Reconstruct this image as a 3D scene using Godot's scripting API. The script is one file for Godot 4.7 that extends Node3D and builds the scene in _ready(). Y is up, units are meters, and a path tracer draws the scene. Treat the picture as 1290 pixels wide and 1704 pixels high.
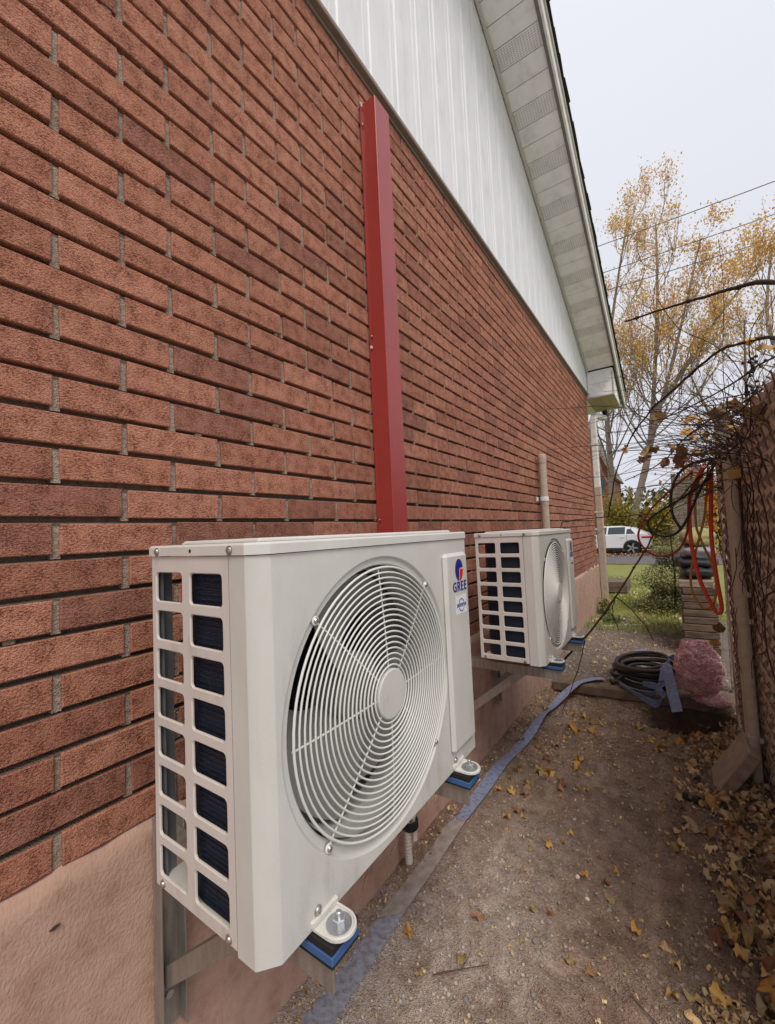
extends Node3D
# A brick gable wall with two outdoor air conditioners, a dirt side yard, a chain link fence with slats.
# World: wall face on x = 0, wall runs towards -z, y up, ground near y = 0.

var taken := {}
var M := {}
var rng := RandomNumberGenerator.new()
var cam_at := Vector3(0.8634, 1.1505, 0.0)
var cam_basis := Basis(Vector3(0.8226, -0.04433, -0.56688), Vector3(0.0658, 0.99768, 0.01747), Vector3(0.56479, -0.05168, 0.82361))

# ---------------------------------------------------------------- names and things
func numbered(called: String, parent: Node) -> String:
	var key := str(parent.get_instance_id()) + called
	if taken.has(key):
		taken[key] += 1
		return "%s_%03d" % [called, taken[key]]
	taken[key] = 0
	return called

func tag(o: Node, label := "", category := "", group := "", kind := "") -> void:
	if label != "": o.set_meta("label", label)
	if category != "": o.set_meta("category", category)
	if group != "": o.set_meta("group", group)
	if kind != "": o.set_meta("kind", kind)

func thing(called: String, label: String, category: String, at := Vector3.ZERO, group := "") -> Node3D:
	var o := Node3D.new()
	o.name = numbered(called, self)
	add_child(o, true)
	o.position = at
	tag(o, label, category, group)
	return o

func hang(called: String, mesh: Mesh, m: Material, parent: Node = self, at := Transform3D()) -> MeshInstance3D:
	var o := MeshInstance3D.new()
	o.name = numbered(called, parent)
	o.mesh = mesh
	if m: o.material_override = m
	o.transform = at
	parent.add_child(o, true)
	return o

func done(s: SurfaceTool) -> ArrayMesh:
	s.generate_normals()
	return s.commit()

func obj(called: String, s: SurfaceTool, m: Material, parent: Node = self) -> MeshInstance3D:
	return hang(called, done(s), m, parent)

# a thing that is one mesh, built in world coordinates: moved so that its origin lies at its base
func solo(called: String, s: SurfaceTool, m: Material, label: String, category: String, group := "") -> MeshInstance3D:
	var mesh := done(s)
	var box := mesh.get_aabb()
	var base := Vector3(box.position.x + box.size.x / 2, box.position.y, box.position.z + box.size.z / 2)
	var t := SurfaceTool.new()
	t.begin(Mesh.PRIMITIVE_TRIANGLES)
	t.append_from(mesh, 0, Transform3D(Basis(), -base))
	var o := hang(called, t.commit(), m, self, Transform3D(Basis(), base))
	tag(o, label, category, group)
	return o

func structure(called: String, s: SurfaceTool, m: Material) -> MeshInstance3D:
	var o := obj(called, s, m)
	tag(o, "", "", "", "structure")
	return o

func swarm(called: String, mesh: Mesh, m: Material, places: Array, colors: Array, parent: Node = self) -> MultiMeshInstance3D:
	var mm := MultiMesh.new()
	mm.transform_format = MultiMesh.TRANSFORM_3D
	mm.use_colors = true
	mm.mesh = mesh
	mm.instance_count = places.size()
	for i in places.size():
		mm.set_instance_transform(i, places[i])
		mm.set_instance_color(i, colors[i])
	var o := MultiMeshInstance3D.new()
	o.name = numbered(called, parent)
	o.multimesh = mm
	o.material_override = m
	parent.add_child(o, true)
	return o

# ---------------------------------------------------------------- shapes
func mb() -> SurfaceTool:
	var s := SurfaceTool.new()
	s.begin(Mesh.PRIMITIVE_TRIANGLES)
	s.set_smooth_group(-1)
	return s

func tri(s: SurfaceTool, a: Vector3, b: Vector3, c: Vector3, n: Vector3) -> void:
	if (b - a).cross(c - a).dot(n) > 0.0:
		s.add_vertex(a); s.add_vertex(c); s.add_vertex(b)
	else:
		s.add_vertex(a); s.add_vertex(b); s.add_vertex(c)

func quad(s: SurfaceTool, a: Vector3, b: Vector3, c: Vector3, d: Vector3, n: Vector3) -> void:
	if (c - a).cross(d - b).dot(n) > 0.0:
		s.add_vertex(a); s.add_vertex(c); s.add_vertex(b)
		s.add_vertex(a); s.add_vertex(d); s.add_vertex(c)
	else:
		s.add_vertex(a); s.add_vertex(b); s.add_vertex(c)
		s.add_vertex(a); s.add_vertex(c); s.add_vertex(d)

# box with chamfered edges: c centre, h full size, b chamfer
func bx(s: SurfaceTool, c: Vector3, size: Vector3, b := 0.0, turn := Basis()) -> void:
	s.set_smooth_group(-1)
	var h := size / 2
	var P := {}
	for i in [-1, 1]:
		for j in [-1, 1]:
			for k in [-1, 1]:
				P[Vector4i(i, j, k, 0)] = c + turn * Vector3(i * h.x, j * (h.y - b), k * (h.z - b))
				P[Vector4i(i, j, k, 1)] = c + turn * Vector3(i * (h.x - b), j * h.y, k * (h.z - b))
				P[Vector4i(i, j, k, 2)] = c + turn * Vector3(i * (h.x - b), j * (h.y - b), k * h.z)
	for i in [-1, 1]:
		quad(s, P[Vector4i(i, -1, -1, 0)], P[Vector4i(i, 1, -1, 0)], P[Vector4i(i, 1, 1, 0)], P[Vector4i(i, -1, 1, 0)], turn * Vector3(i, 0, 0))
		quad(s, P[Vector4i(-1, i, -1, 1)], P[Vector4i(1, i, -1, 1)], P[Vector4i(1, i, 1, 1)], P[Vector4i(-1, i, 1, 1)], turn * Vector3(0, i, 0))
		quad(s, P[Vector4i(-1, -1, i, 2)], P[Vector4i(1, -1, i, 2)], P[Vector4i(1, 1, i, 2)], P[Vector4i(-1, 1, i, 2)], turn * Vector3(0, 0, i))
	if b <= 0.0: return
	for i in [-1, 1]:
		for j in [-1, 1]:
			quad(s, P[Vector4i(i, j, -1, 0)], P[Vector4i(i, j, 1, 0)], P[Vector4i(i, j, 1, 1)], P[Vector4i(i, j, -1, 1)], turn * Vector3(i, j, 0))
			quad(s, P[Vector4i(i, -1, j, 0)], P[Vector4i(i, 1, j, 0)], P[Vector4i(i, 1, j, 2)], P[Vector4i(i, -1, j, 2)], turn * Vector3(i, 0, j))
			quad(s, P[Vector4i(-1, i, j, 1)], P[Vector4i(1, i, j, 1)], P[Vector4i(1, i, j, 2)], P[Vector4i(-1, i, j, 2)], turn * Vector3(0, i, j))
			for k in [-1, 1]:
				tri(s, P[Vector4i(i, j, k, 0)], P[Vector4i(i, j, k, 1)], P[Vector4i(i, j, k, 2)], turn * Vector3(i, j, k))

# box by its limits
func bl(s: SurfaceTool, lo: Vector3, hi: Vector3, b := 0.0) -> void:
	bx(s, (lo + hi) / 2, (hi - lo).abs(), b)

# bar of rectangular section from a to b: w wide across side, t thick
func bar(s: SurfaceTool, a: Vector3, b: Vector3, w: float, t: float, side := Vector3.RIGHT, bev := 0.0) -> void:
	var d := (b - a).normalized()
	var n := d.cross(side).normalized()
	var u := n.cross(d).normalized()
	bx(s, (a + b) / 2, Vector3(w, (b - a).length(), t), bev, Basis(u, d, n))

func smooth(pts: Array, per: int) -> Array:
	var out := []
	for i in pts.size() - 1:
		var p0: Vector3 = pts[max(i - 1, 0)]
		var p1: Vector3 = pts[i]
		var p2: Vector3 = pts[i + 1]
		var p3: Vector3 = pts[min(i + 2, pts.size() - 1)]
		for k in per:
			out.append(p1.cubic_interpolate(p2, p0, p3, float(k) / per))
	out.append(pts[-1])
	return out

# round tube along points; radius at start and end (r0, r1)
func tube(s: SurfaceTool, pts: Array, r0: float, r1: float, sides := 8, caps := true, wobble := 0.0) -> void:
	s.set_smooth_group(1)
	var n := pts.size()
	var up := Vector3.UP
	var d0: Vector3 = (pts[1] - pts[0]).normalized()
	if absf(d0.dot(up)) > 0.9: up = Vector3.RIGHT
	var u := d0.cross(up).normalized()
	var before := []
	for i in n:
		var d: Vector3 = (pts[min(i + 1, n - 1)] - pts[max(i - 1, 0)]).normalized()
		u = (u - d * u.dot(d)).normalized()
		var v := d.cross(u)
		var r := lerpf(r0, r1, float(i) / (n - 1))
		if wobble > 0.0: r *= 1.0 + rng.randf_range(-wobble, wobble)
		var ring := []
		for k in sides:
			var a := TAU * k / sides
			ring.append(pts[i] + (u * cos(a) + v * sin(a)) * r)
		if i > 0:
			for k in sides:
				var k2 := (k + 1) % sides
				var mid: Vector3 = (ring[k] + ring[k2]) / 2 - pts[i]
				quad(s, before[k], before[k2], ring[k2], ring[k], mid)
		if caps and (i == 0 or i == n - 1):
			s.set_smooth_group(-1)
			for k in sides:
				tri(s, pts[i], ring[k], ring[(k + 1) % sides], d if i else -d)
			s.set_smooth_group(1)
		before = ring
	s.set_smooth_group(-1)

# closed ring of wire
func torus(s: SurfaceTool, c: Vector3, u: Vector3, v: Vector3, R: float, r: float, segs := 48, sides := 6) -> void:
	s.set_smooth_group(1)
	var w := u.cross(v)
	for i in segs:
		var a := TAU * i / segs
		var b := TAU * (i + 1) / segs
		var da := u * cos(a) + v * sin(a)
		var db := u * cos(b) + v * sin(b)
		for k in sides:
			var e := TAU * k / sides
			var f := TAU * (k + 1) / sides
			quad(s, c + da * (R + r * cos(e)) + w * r * sin(e), c + db * (R + r * cos(e)) + w * r * sin(e), c + db * (R + r * cos(f)) + w * r * sin(f), c + da * (R + r * cos(f)) + w * r * sin(f), da * cos((e + f) / 2) + w * sin((e + f) / 2))
	s.set_smooth_group(-1)

# surface of revolution: profile of (radius, height) along axis w; flip turns the normals inwards
func lathe(s: SurfaceTool, c: Vector3, u: Vector3, v: Vector3, w: Vector3, profile: Array, segs := 32, flip := false, group := 1) -> void:
	for j in profile.size() - 1:
		s.set_smooth_group(group + j if group >= 0 else -1)
		var p: Vector2 = profile[j]
		var q: Vector2 = profile[j + 1]
		var nr := q.y - p.y
		var nh := p.x - q.x
		if flip:
			nr = -nr; nh = -nh
		for i in segs:
			var a := TAU * i / segs
			var b := TAU * (i + 1) / segs
			var da := u * cos(a) + v * sin(a)
			var db := u * cos(b) + v * sin(b)
			quad(s, c + da * p.x + w * p.y, c + db * p.x + w * p.y, c + db * q.x + w * q.y, c + da * q.x + w * q.y, (da + db) / 2 * nr + w * nh)
	s.set_smooth_group(-1)

# flat polygon (2D points in u, v) from w = 0 to w = t
func prism(s: SurfaceTool, poly: PackedVector2Array, c: Vector3, u: Vector3, v: Vector3, w: Vector3, t: float, back := true) -> void:
	s.set_smooth_group(-1)
	var ids := Geometry2D.triangulate_polygon(poly)
	for i in range(0, ids.size(), 3):
		var p := []
		for k in 3: p.append(c + u * poly[ids[i + k]].x + v * poly[ids[i + k]].y)
		tri(s, p[0] + w * t, p[1] + w * t, p[2] + w * t, w)
		if back: tri(s, p[0], p[1], p[2], -w)
	var out := 1.0 if Geometry2D.is_polygon_clockwise(poly) else -1.0
	for i in poly.size():
		var a: Vector2 = poly[i]
		var b: Vector2 = poly[(i + 1) % poly.size()]
		var e := (b - a)
		var n2 := Vector2(-e.y, e.x) * out
		var pa := c + u * a.x + v * a.y
		var pb := c + u * b.x + v * b.y
		quad(s, pa, pb, pb + w * t, pa + w * t, u * n2.x + v * n2.y)

func rounded(w: float, h: float, r: float, n := 4) -> PackedVector2Array:
	var out := PackedVector2Array()
	for q in 4:
		var c := Vector2((w / 2 - r) * [1, -1, -1, 1][q], (h / 2 - r) * [1, 1, -1, -1][q])
		for k in n + 1:
			out.append(c + Vector2.from_angle(q * PI / 2 + PI / 2 * k / n) * r)
	return out

func ball(s: SurfaceTool, c: Vector3, r: Vector3, segs := 10, rows := 6, noise: FastNoiseLite = null, amount := 0.0, turn := Basis()) -> void:
	s.set_smooth_group(1)
	var P := []
	for j in rows + 1:
		var row := []
		var b := PI * j / rows - PI / 2
		for i in segs:
			var a := TAU * i / segs
			var d := Vector3(cos(a) * cos(b), sin(b), sin(a) * cos(b))
			var k := 1.0
			if noise: k += amount * noise.get_noise_3dv(c + d * r)
			row.append(c + turn * (d * r * k))
		P.append(row)
	for j in rows:
		for i in segs:
			var i2 := (i + 1) % segs
			var m: Vector3 = (P[j][i] + P[j + 1][i2]) / 2 - c
			if j == 0: tri(s, P[j][i], P[j + 1][i2], P[j + 1][i], m)
			elif j == rows - 1: tri(s, P[j][i], P[j][i2], P[j + 1][i2], m)
			else: quad(s, P[j][i], P[j][i2], P[j + 1][i2], P[j + 1][i], m)
	s.set_smooth_group(-1)

# ---------------------------------------------------------------- textures and materials
# layers: [noise type, frequency, weight, seed, stretch x, stretch y, octaves]
func field(n: int, layers: Array) -> PackedFloat32Array:
	var acc := PackedFloat32Array()
	acc.resize(n * n)
	for L in layers:
		var f := FastNoiseLite.new()
		f.noise_type = L[0]
		f.frequency = L[1]
		f.seed = L[3]
		f.fractal_octaves = L[6]
		if L[0] == FastNoiseLite.TYPE_CELLULAR: f.cellular_return_type = FastNoiseLite.RETURN_DISTANCE
		var im := f.get_seamless_image(maxi(16, int(n / L[4])), maxi(16, int(n / L[5])))
		im.convert(Image.FORMAT_L8)
		im.resize(n, n, Image.INTERPOLATE_CUBIC)
		var d := im.get_data()
		var w: float = L[2] / 255.0
		for i in n * n:
			acc[i] += d[i] * w
	var lo := 1e9
	var hi := -1e9
	for x in acc:
		lo = minf(lo, x); hi = maxf(hi, x)
	for i in n * n:
		acc[i] = (acc[i] - lo) / (hi - lo)
	return acc

func ramp(n: int, f: PackedFloat32Array, at: Array, cols: Array) -> ImageTexture:
	var g := Gradient.new()
	g.offsets = PackedFloat32Array(at)
	g.colors = PackedColorArray(cols)
	var lut := PackedByteArray()
	for i in 256:
		var c := g.sample(i / 255.0)
		lut.append(int(clampf(c.r, 0, 1) * 255)); lut.append(int(clampf(c.g, 0, 1) * 255)); lut.append(int(clampf(c.b, 0, 1) * 255))
	var out := PackedByteArray()
	out.resize(n * n * 3)
	for i in n * n:
		var k := int(f[i] * 255) * 3
		out[i * 3] = lut[k]; out[i * 3 + 1] = lut[k + 1]; out[i * 3 + 2] = lut[k + 2]
	return ImageTexture.create_from_image(Image.create_from_data(n, n, false, Image.FORMAT_RGB8, out))

func gray(n: int, f: PackedFloat32Array) -> ImageTexture:
	var out := PackedByteArray()
	out.resize(n * n)
	for i in n * n: out[i] = int(f[i] * 255)
	return ImageTexture.create_from_image(Image.create_from_data(n, n, false, Image.FORMAT_L8, out))

func hexa(h: String) -> Color:
	return Color.html(h)

func plain(c: Color, rough := 0.6, metal := 0.0) -> StandardMaterial3D:
	var m := StandardMaterial3D.new()
	m.albedo_color = c
	m.roughness = rough
	m.metallic = metal
	return m

func rough_mat(c: Color, tex: Texture2D, relief: Texture2D, cm: float, scale: Vector3, rough := 0.9, world := true) -> StandardMaterial3D:
	var m := plain(c, rough)
	m.uv1_triplanar = true
	m.uv1_world_triplanar = world
	m.uv1_scale = scale
	if tex: m.albedo_texture = tex
	if relief:
		m.heightmap_enabled = true
		m.heightmap_texture = relief
		m.heightmap_scale = cm
	return m

func tinted(m: StandardMaterial3D, c: Color) -> StandardMaterial3D:
	var t: StandardMaterial3D = m.duplicate()
	t.albedo_color = c
	return t

func leafy(c: Color, rough := 0.7) -> StandardMaterial3D:
	var m := plain(c, rough)
	m.vertex_color_use_as_albedo = true
	m.cull_mode = BaseMaterial3D.CULL_DISABLED
	m.backlight_enabled = true
	m.backlight = Color(0.45, 0.4, 0.3)
	return m

# ---------------------------------------------------------------- the scene
func _ready() -> void:
	rng.seed = 20
	var cam := Camera3D.new()
	cam.name = "camera"
	cam.fov = 101.57
	cam.near = 0.03
	cam.far = 600.0
	cam.transform = Transform3D(cam_basis.orthonormalized(), cam_at)
	add_child(cam)
	cam.current = true

	var sky_mat := ProceduralSkyMaterial.new()
	sky_mat.sky_top_color = Color(0.785, 0.79, 0.815)
	sky_mat.sky_horizon_color = Color(0.628, 0.633, 0.662)
	sky_mat.sky_curve = 2.6
	sky_mat.sky_energy_multiplier = 1.15
	sky_mat.ground_bottom_color = Color(0.28, 0.26, 0.24)
	sky_mat.ground_horizon_color = Color(0.45, 0.44, 0.43)
	sky_mat.sun_angle_max = 1.0
	var cover := NoiseTexture2D.new()
	cover.width = 1024
	cover.height = 512
	cover.seamless = true
	var cn := FastNoiseLite.new()
	cn.seed = 5
	cn.frequency = 0.006
	cn.fractal_octaves = 4
	cover.noise = cn
	var cg := Gradient.new()
	cg.offsets = PackedFloat32Array([0.3, 0.75])
	cg.colors = PackedColorArray([Color(0, 0, 0, 1), Color(1, 1, 1, 1)])
	cover.color_ramp = cg
	sky_mat.sky_cover = cover
	sky_mat.sky_cover_modulate = Color(0.085, 0.085, 0.09, 1)
	var sky := Sky.new()
	sky.sky_material = sky_mat
	var env := Environment.new()
	env.background_mode = Environment.BG_SKY
	env.sky = sky
	env.background_energy_multiplier = 1.0
	env.ambient_light_source = Environment.AMBIENT_SOURCE_SKY
	env.tonemap_mode = Environment.TONE_MAPPER_LINEAR
	env.tonemap_exposure = 1.5
	env.sdfgi_enabled = true
	env.ssao_enabled = true
	env.ssil_enabled = true
	var we := WorldEnvironment.new()
	we.name = "world_environment"
	we.environment = env
	add_child(we)

	var sun := DirectionalLight3D.new()
	sun.name = "overcast_sun"
	sun.light_color = Color(1.0, 0.965, 0.92)
	sun.light_energy = 0.45
	sun.light_angular_distance = 28.0
	sun.shadow_enabled = true
	add_child(sun)
	sun.look_at_from_position(Vector3(4.5, 9.0, 4.5), Vector3.ZERO, Vector3.UP)

	make_materials()
	build_ground()
	build_house()
	build_house_fittings()
	build_units()
	build_fence()
	build_yard_things()
	build_street()
	build_trees()
	build_vines()
	build_litter()

# ---------------------------------------------------------------- materials
func make_materials() -> void:
	var SX := FastNoiseLite.TYPE_SIMPLEX_SMOOTH
	var PE := FastNoiseLite.TYPE_PERLIN
	var CE := FastNoiseLite.TYPE_CELLULAR
	var VA := FastNoiseLite.TYPE_VALUE
	var n := 512
	# rug faced brick: short ragged vertical and horizontal tears, salt and pepper grain
	var fb := field(n, [[SX, 0.14, 0.5, 1, 2.0, 1.0, 3], [SX, 0.34, 0.45, 2, 1.3, 1.0, 2], [SX, 0.012, 0.35, 3, 1.0, 1.0, 3], [VA, 0.5, 0.3, 4, 1.0, 1.0, 1]])
	var tb := ramp(n, fb, [0.0, 0.27, 0.42, 0.55, 0.7, 1.0], [hexa("4e3a34"), hexa("94796f"), hexa("dac4ba"), hexa("f2e0d6"), hexa("fff6f0"), hexa("ffffff")])
	var gb := gray(n, fb)
	var tones := ["bf8b75", "b6836f", "c4917c", "ac7b68", "bb8974", "c18e79", "a47767", "b98671"]
	M.brick = []
	for t in tones:
		M.brick.append(rough_mat(hexa(t), tb, gb, 0.42, Vector3(3.6, 3.6, 3.6), 0.93))
	# mortar, stucco, concrete
	var fs := field(n, [[SX, 0.02, 0.5, 11, 1.0, 1.0, 4], [SX, 0.09, 0.4, 12, 1.0, 1.0, 3], [VA, 0.5, 0.12, 13, 1.0, 1.0, 1]])
	var gs := gray(n, fs)
	M.head_mortar = rough_mat(hexa("bba898"), ramp(n, fs, [0.0, 0.5, 1.0], [hexa("b0b0b0"), hexa("dcdcdc"), hexa("ffffff")]), gs, 0.5, Vector3(5, 5, 5), 0.97)
	M.mortar = rough_mat(hexa("8f7c6c"), ramp(n, fs, [0.0, 0.5, 1.0], [hexa("b0b0b0"), hexa("dcdcdc"), hexa("ffffff")]), gs, 0.5, Vector3(5, 5, 5), 0.97)
	var fst := field(n, [[SX, 0.005, 0.15, 14, 1.0, 1.0, 2], [SX, 0.07, 0.5, 15, 1.0, 1.3, 2], [SX, 0.2, 0.35, 16, 1.0, 1.0, 2]])
	M.stucco = rough_mat(hexa("c3a394"), ramp(n, field(n, [[SX, 0.006, 0.6, 17, 1.0, 1.0, 3], [SX, 0.03, 0.3, 18, 1.0, 1.0, 4], [VA, 0.4, 0.14, 19, 1.0, 1.0, 1]]), [0.0, 0.35, 0.6, 1.0], [hexa("d2c6bd"), hexa("ece5df"), hexa("f7f3ef"), hexa("ffffff")]), gray(n, fst), 0.16, Vector3(3.6, 3.6, 3.6), 0.92)
	var fc := field(n, [[SX, 0.01, 0.5, 21, 1.0, 1.0, 4], [SX, 0.1, 0.25, 22, 1.0, 1.0, 2], [VA, 0.5, 0.2, 23, 1.0, 1.0, 1]])
	var tc := ramp(n, fc, [0.0, 0.4, 0.7, 1.0], [hexa("9a9690"), hexa("cfcac4"), hexa("e6e2dd"), hexa("ffffff")])
	var gc := gray(n, fc)
	M.concrete = rough_mat(hexa("8d7d6e"), tc, gc, 0.4, Vector3(2.2, 2.2, 2.2), 0.95)
	M.paver = rough_mat(hexa("c0b2a2"), tc, gc, 0.35, Vector3(3, 3, 3), 0.95, false)
	# soil: crumbs of several sizes
	var fo := field(1024, [[SX, 0.008, 0.3, 31, 1.0, 1.0, 4], [CE, 0.05, 0.35, 32, 1.0, 1.0, 2], [SX, 0.12, 0.4, 33, 1.0, 1.0, 3], [VA, 0.5, 0.25, 34, 1.0, 1.0, 1]])
	var go := gray(1024, fo)
	M.soil = rough_mat(Color.WHITE, ramp(1024, fo, [0.0, 0.3, 0.5, 0.7, 0.86, 1.0], [hexa("6a5d54"), hexa("ab9e94"), hexa("dad1ca"), hexa("ece5df"), hexa("f8f4f0"), hexa("ffffff")]), go, 1.6, Vector3(2.1, 2.1, 2.1), 0.97)
	M.soil.vertex_color_use_as_albedo = true
	var fg := field(n, [[SX, 0.02, 0.5, 41, 1.0, 1.0, 4], [SX, 0.15, 0.4, 42, 1.0, 1.0, 2]])
	M.turf = rough_mat(hexa("a0a470"), ramp(n, fg, [0.0, 0.45, 0.7, 1.0], [hexa("8a8a6a"), hexa("c8cc98"), hexa("dcd8a0"), hexa("fff0b0")]), gray(n, fg), 1.0, Vector3(0.9, 0.9, 0.9), 0.95)
	M.asphalt = rough_mat(hexa("75757a"), tc, gc, 0.2, Vector3(0.5, 0.5, 0.5), 0.9)
	M.stone = plain(Color.WHITE, 0.9)
	M.stone.vertex_color_use_as_albedo = true
	# painted sheet metal of the units: faint orange peel
	var fp := field(n, [[SX, 0.12, 0.7, 51, 1.0, 1.0, 2], [SX, 0.01, 0.3, 52, 1.0, 1.0, 2]])
	var gp := gray(n, fp)
	var tp := ramp(n, field(n, [[SX, 0.006, 0.7, 53, 1.0, 3.0, 4], [VA, 0.5, 0.2, 54, 1.0, 1.0, 1], [SX, 0.05, 0.2, 59, 1.0, 4.0, 3]]), [0.0, 0.3, 1.0], [hexa("dcdad6"), hexa("f2f1ef"), hexa("ffffff")])
	M.casing = rough_mat(hexa("d6d7d4"), tp, gp, 0.010, Vector3(3, 3, 3), 0.42, false)
	M.casing_side = rough_mat(hexa("ded9d6"), tp, gp, 0.010, Vector3(3, 3, 3), 0.42, false)
	M.lid = rough_mat(hexa("dcdcd9"), tp, gp, 0.010, Vector3(3, 3, 3), 0.42, false)
	M.wire = plain(hexa("dedfdc"), 0.4)
	M.blade = plain(hexa("8d8d8a"), 0.5)
	M.dark = plain(hexa("1c1c1e"), 0.7)
	M.galvanised = plain(hexa("77797a"), 0.5, 0.3)
	M.motor = plain(hexa("3a3b3d"), 0.5)
	var ff := field(256, [[SX, 0.5, 0.8, 55, 16.0, 0.5, 1], [SX, 0.05, 0.3, 56, 1.0, 1.0, 2]])
	M.coil = rough_mat(hexa("1d2c42"), ramp(256, ff, [0.0, 1.0], [hexa("8090a0"), hexa("ffffff")]), gray(256, ff), 0.25, Vector3(9, 9, 9), 0.55, false)
	M.screw = plain(hexa("b9b6ae"), 0.35, 0.85)
	M.zinc = plain(hexa("c3c6ca"), 0.3, 0.9)
	M.pad_black = plain(hexa("1a1a1b"), 0.8)
	M.pad_blue = plain(hexa("3c6298"), 0.6)
	var fa := field(256, [[SX, 0.04, 0.6, 57, 1.0, 6.0, 3], [SX, 0.2, 0.2, 58, 1.0, 1.0, 1]])
	M.alu = rough_mat(hexa("b4afa8"), ramp(256, fa, [0.0, 1.0], [hexa("c8c4c0"), hexa("ffffff")]), gray(256, fa), 0.03, Vector3(4, 4, 4), 0.42, false)
	M.alu.metallic = 0.55
	M.logo_blue = plain(hexa("1b2a86"), 0.4)
	M.logo_red = plain(hexa("d3202c"), 0.4)
	M.sticker = plain(hexa("e8ecf4"), 0.35)
	M.sticker_green = plain(hexa("5d8f7c"), 0.4)
	# painted metal of the cover, siding, soffit
	M.cover = rough_mat(hexa("a5403c"), tp, gp, 0.02, Vector3(2, 2, 2), 0.33)
	M.white_chip = plain(hexa("e8d8d8"), 0.5)
	var fsd := field(n, [[SX, 0.02, 0.6, 61, 1.0, 8.0, 3], [SX, 0.25, 0.25, 62, 1.0, 2.0, 2], [SX, 0.01, 0.3, 63, 1.0, 2.0, 2]])
	M.siding = rough_mat(hexa("eef0f3"), ramp(n, fsd, [0.0, 0.25, 0.55, 1.0], [hexa("e2e2e2"), hexa("f0f1f2"), hexa("f8f9fa"), hexa("ffffff")]), gray(n, field(n, [[SX, 0.3, 0.8, 64, 1.0, 2.5, 2], [SX, 0.05, 0.2, 65, 1.0, 1.0, 2]])), 0.06, Vector3(1.6, 1.6, 1.6), 0.5)
	var fsf := field(n, [[SX, 0.012, 0.6, 66, 1.0, 1.0, 4], [VA, 0.5, 0.12, 67, 1.0, 1.0, 1]])
	var tsf := ramp(n, fsf, [0.0, 0.25, 0.5, 1.0], [hexa("d6d4d0"), hexa("eeedea"), hexa("fafaf8"), hexa("ffffff")])
	M.soffit = rough_mat(hexa("f6f8fb"), tsf, null, 0.0, Vector3(1.1, 1.1, 1.1), 0.55)
	M.soffit_vent = rough_mat(hexa("eef0f3"), tsf, null, 0.0, Vector3(1.1, 1.1, 1.1), 0.6)
	M.slot = plain(hexa("a8a6a4"), 0.9)
	M.trim = rough_mat(hexa("8a7d73"), tsf, null, 0.0, Vector3(2, 2, 2), 0.6)
	M.fascia = rough_mat(hexa("c9c9c6"), tsf, null, 0.0, Vector3(2, 2, 2), 0.5)
	M.grime = rough_mat(hexa("7d7974"), tsf, null, 0.0, Vector3(3, 3, 3), 0.9)
	M.shingle = rough_mat(hexa("3b3836"), tc, gc, 0.4, Vector3(3, 3, 3), 0.95)
	M.gutter = rough_mat(hexa("e6e6e4"), tsf, null, 0.0, Vector3(2, 2, 2), 0.45)
	M.pipe_tan = rough_mat(hexa("b8a899"), tsf, null, 0.0, Vector3(2, 2, 2), 0.55)
	M.house_paint = plain(hexa("8a6a5c"), 0.9)
	# wood, bark, fence
	var fw := field(n, [[SX, 0.03, 0.6, 71, 10.0, 1.0, 3], [SX, 0.2, 0.2, 72, 6.0, 1.0, 2], [SX, 0.01, 0.3, 73, 1.0, 1.0, 3]])
	var tw := ramp(n, fw, [0.0, 0.4, 0.7, 1.0], [hexa("8a827a"), hexa("c4bcb4"), hexa("e4ded8"), hexa("ffffff")])
	M.wood = rough_mat(hexa("8f7f72"), tw, gray(n, fw), 0.4, Vector3(1.5, 1.5, 1.5), 0.9)
	M.wood_gray = rough_mat(hexa("9a938c"), tw, gray(n, fw), 0.4, Vector3(1.5, 1.5, 1.5), 0.9)
	M.bark = rough_mat(hexa("b0a69e"), tw, gc, 0.6, Vector3(1.2, 1.2, 1.2), 0.95)
	M.bark_dark = rough_mat(hexa("7d726b"), tw, gc, 0.6, Vector3(1.2, 1.2, 1.2), 0.95)
	M.cane = rough_mat(hexa("4a3029"), tw, gc, 0.2, Vector3(8, 8, 8), 0.85)
	M.twig = plain(hexa("55483f"), 0.9)
	M.fence = plain(hexa("8a786a"), 0.55)
	M.fence_slat = plain(hexa("c8b8a8"), 0.55)
	M.post = rough_mat(hexa("c8bbac"), tsf, gc, 0.1, Vector3(4, 4, 4), 0.55)
	# odds and ends
	M.dust = rough_mat(hexa("bdb5b4"), tc, gc, 0.3, Vector3(4, 4, 4), 0.95)
	M.strap = rough_mat(hexa("a3a8b8"), ramp(n, field(n, [[SX, 0.02, 0.6, 81, 1.0, 1.0, 4], [SX, 0.1, 0.3, 82, 1.0, 1.0, 2]]), [0.0, 0.35, 0.55, 1.0], [hexa("b09c90"), hexa("cfc6c2"), hexa("e8e6ea"), hexa("ffffff")]), gc, 0.1, Vector3(4, 4, 4), 0.55)
	M.strap.cull_mode = BaseMaterial3D.CULL_DISABLED
	M.strap_mid = tinted(M.strap, hexa("98a6c8"))
	M.strap_clean = tinted(M.strap, hexa("a6bce6"))
	M.strap_clean.roughness = 0.4
	M.hose_black = plain(hexa("262626"), 0.55)
	var fpk := field(n, [[SX, 0.03, 0.6, 83, 2.0, 1.0, 4], [SX, 0.12, 0.4, 84, 3.0, 1.0, 2]])
	M.pink = rough_mat(hexa("ffdcde"), ramp(n, fpk, [0.0, 0.4, 0.7, 1.0], [hexa("b89894"), hexa("e8cccc"), hexa("f8e8e8"), hexa("ffffff")]), gray(n, fpk), 2.0, Vector3(4, 4, 4), 1.0)
	M.orange = plain(hexa("ea5436"), 0.4)
	M.yellow_hose = plain(hexa("b88a3a"), 0.5)
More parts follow.
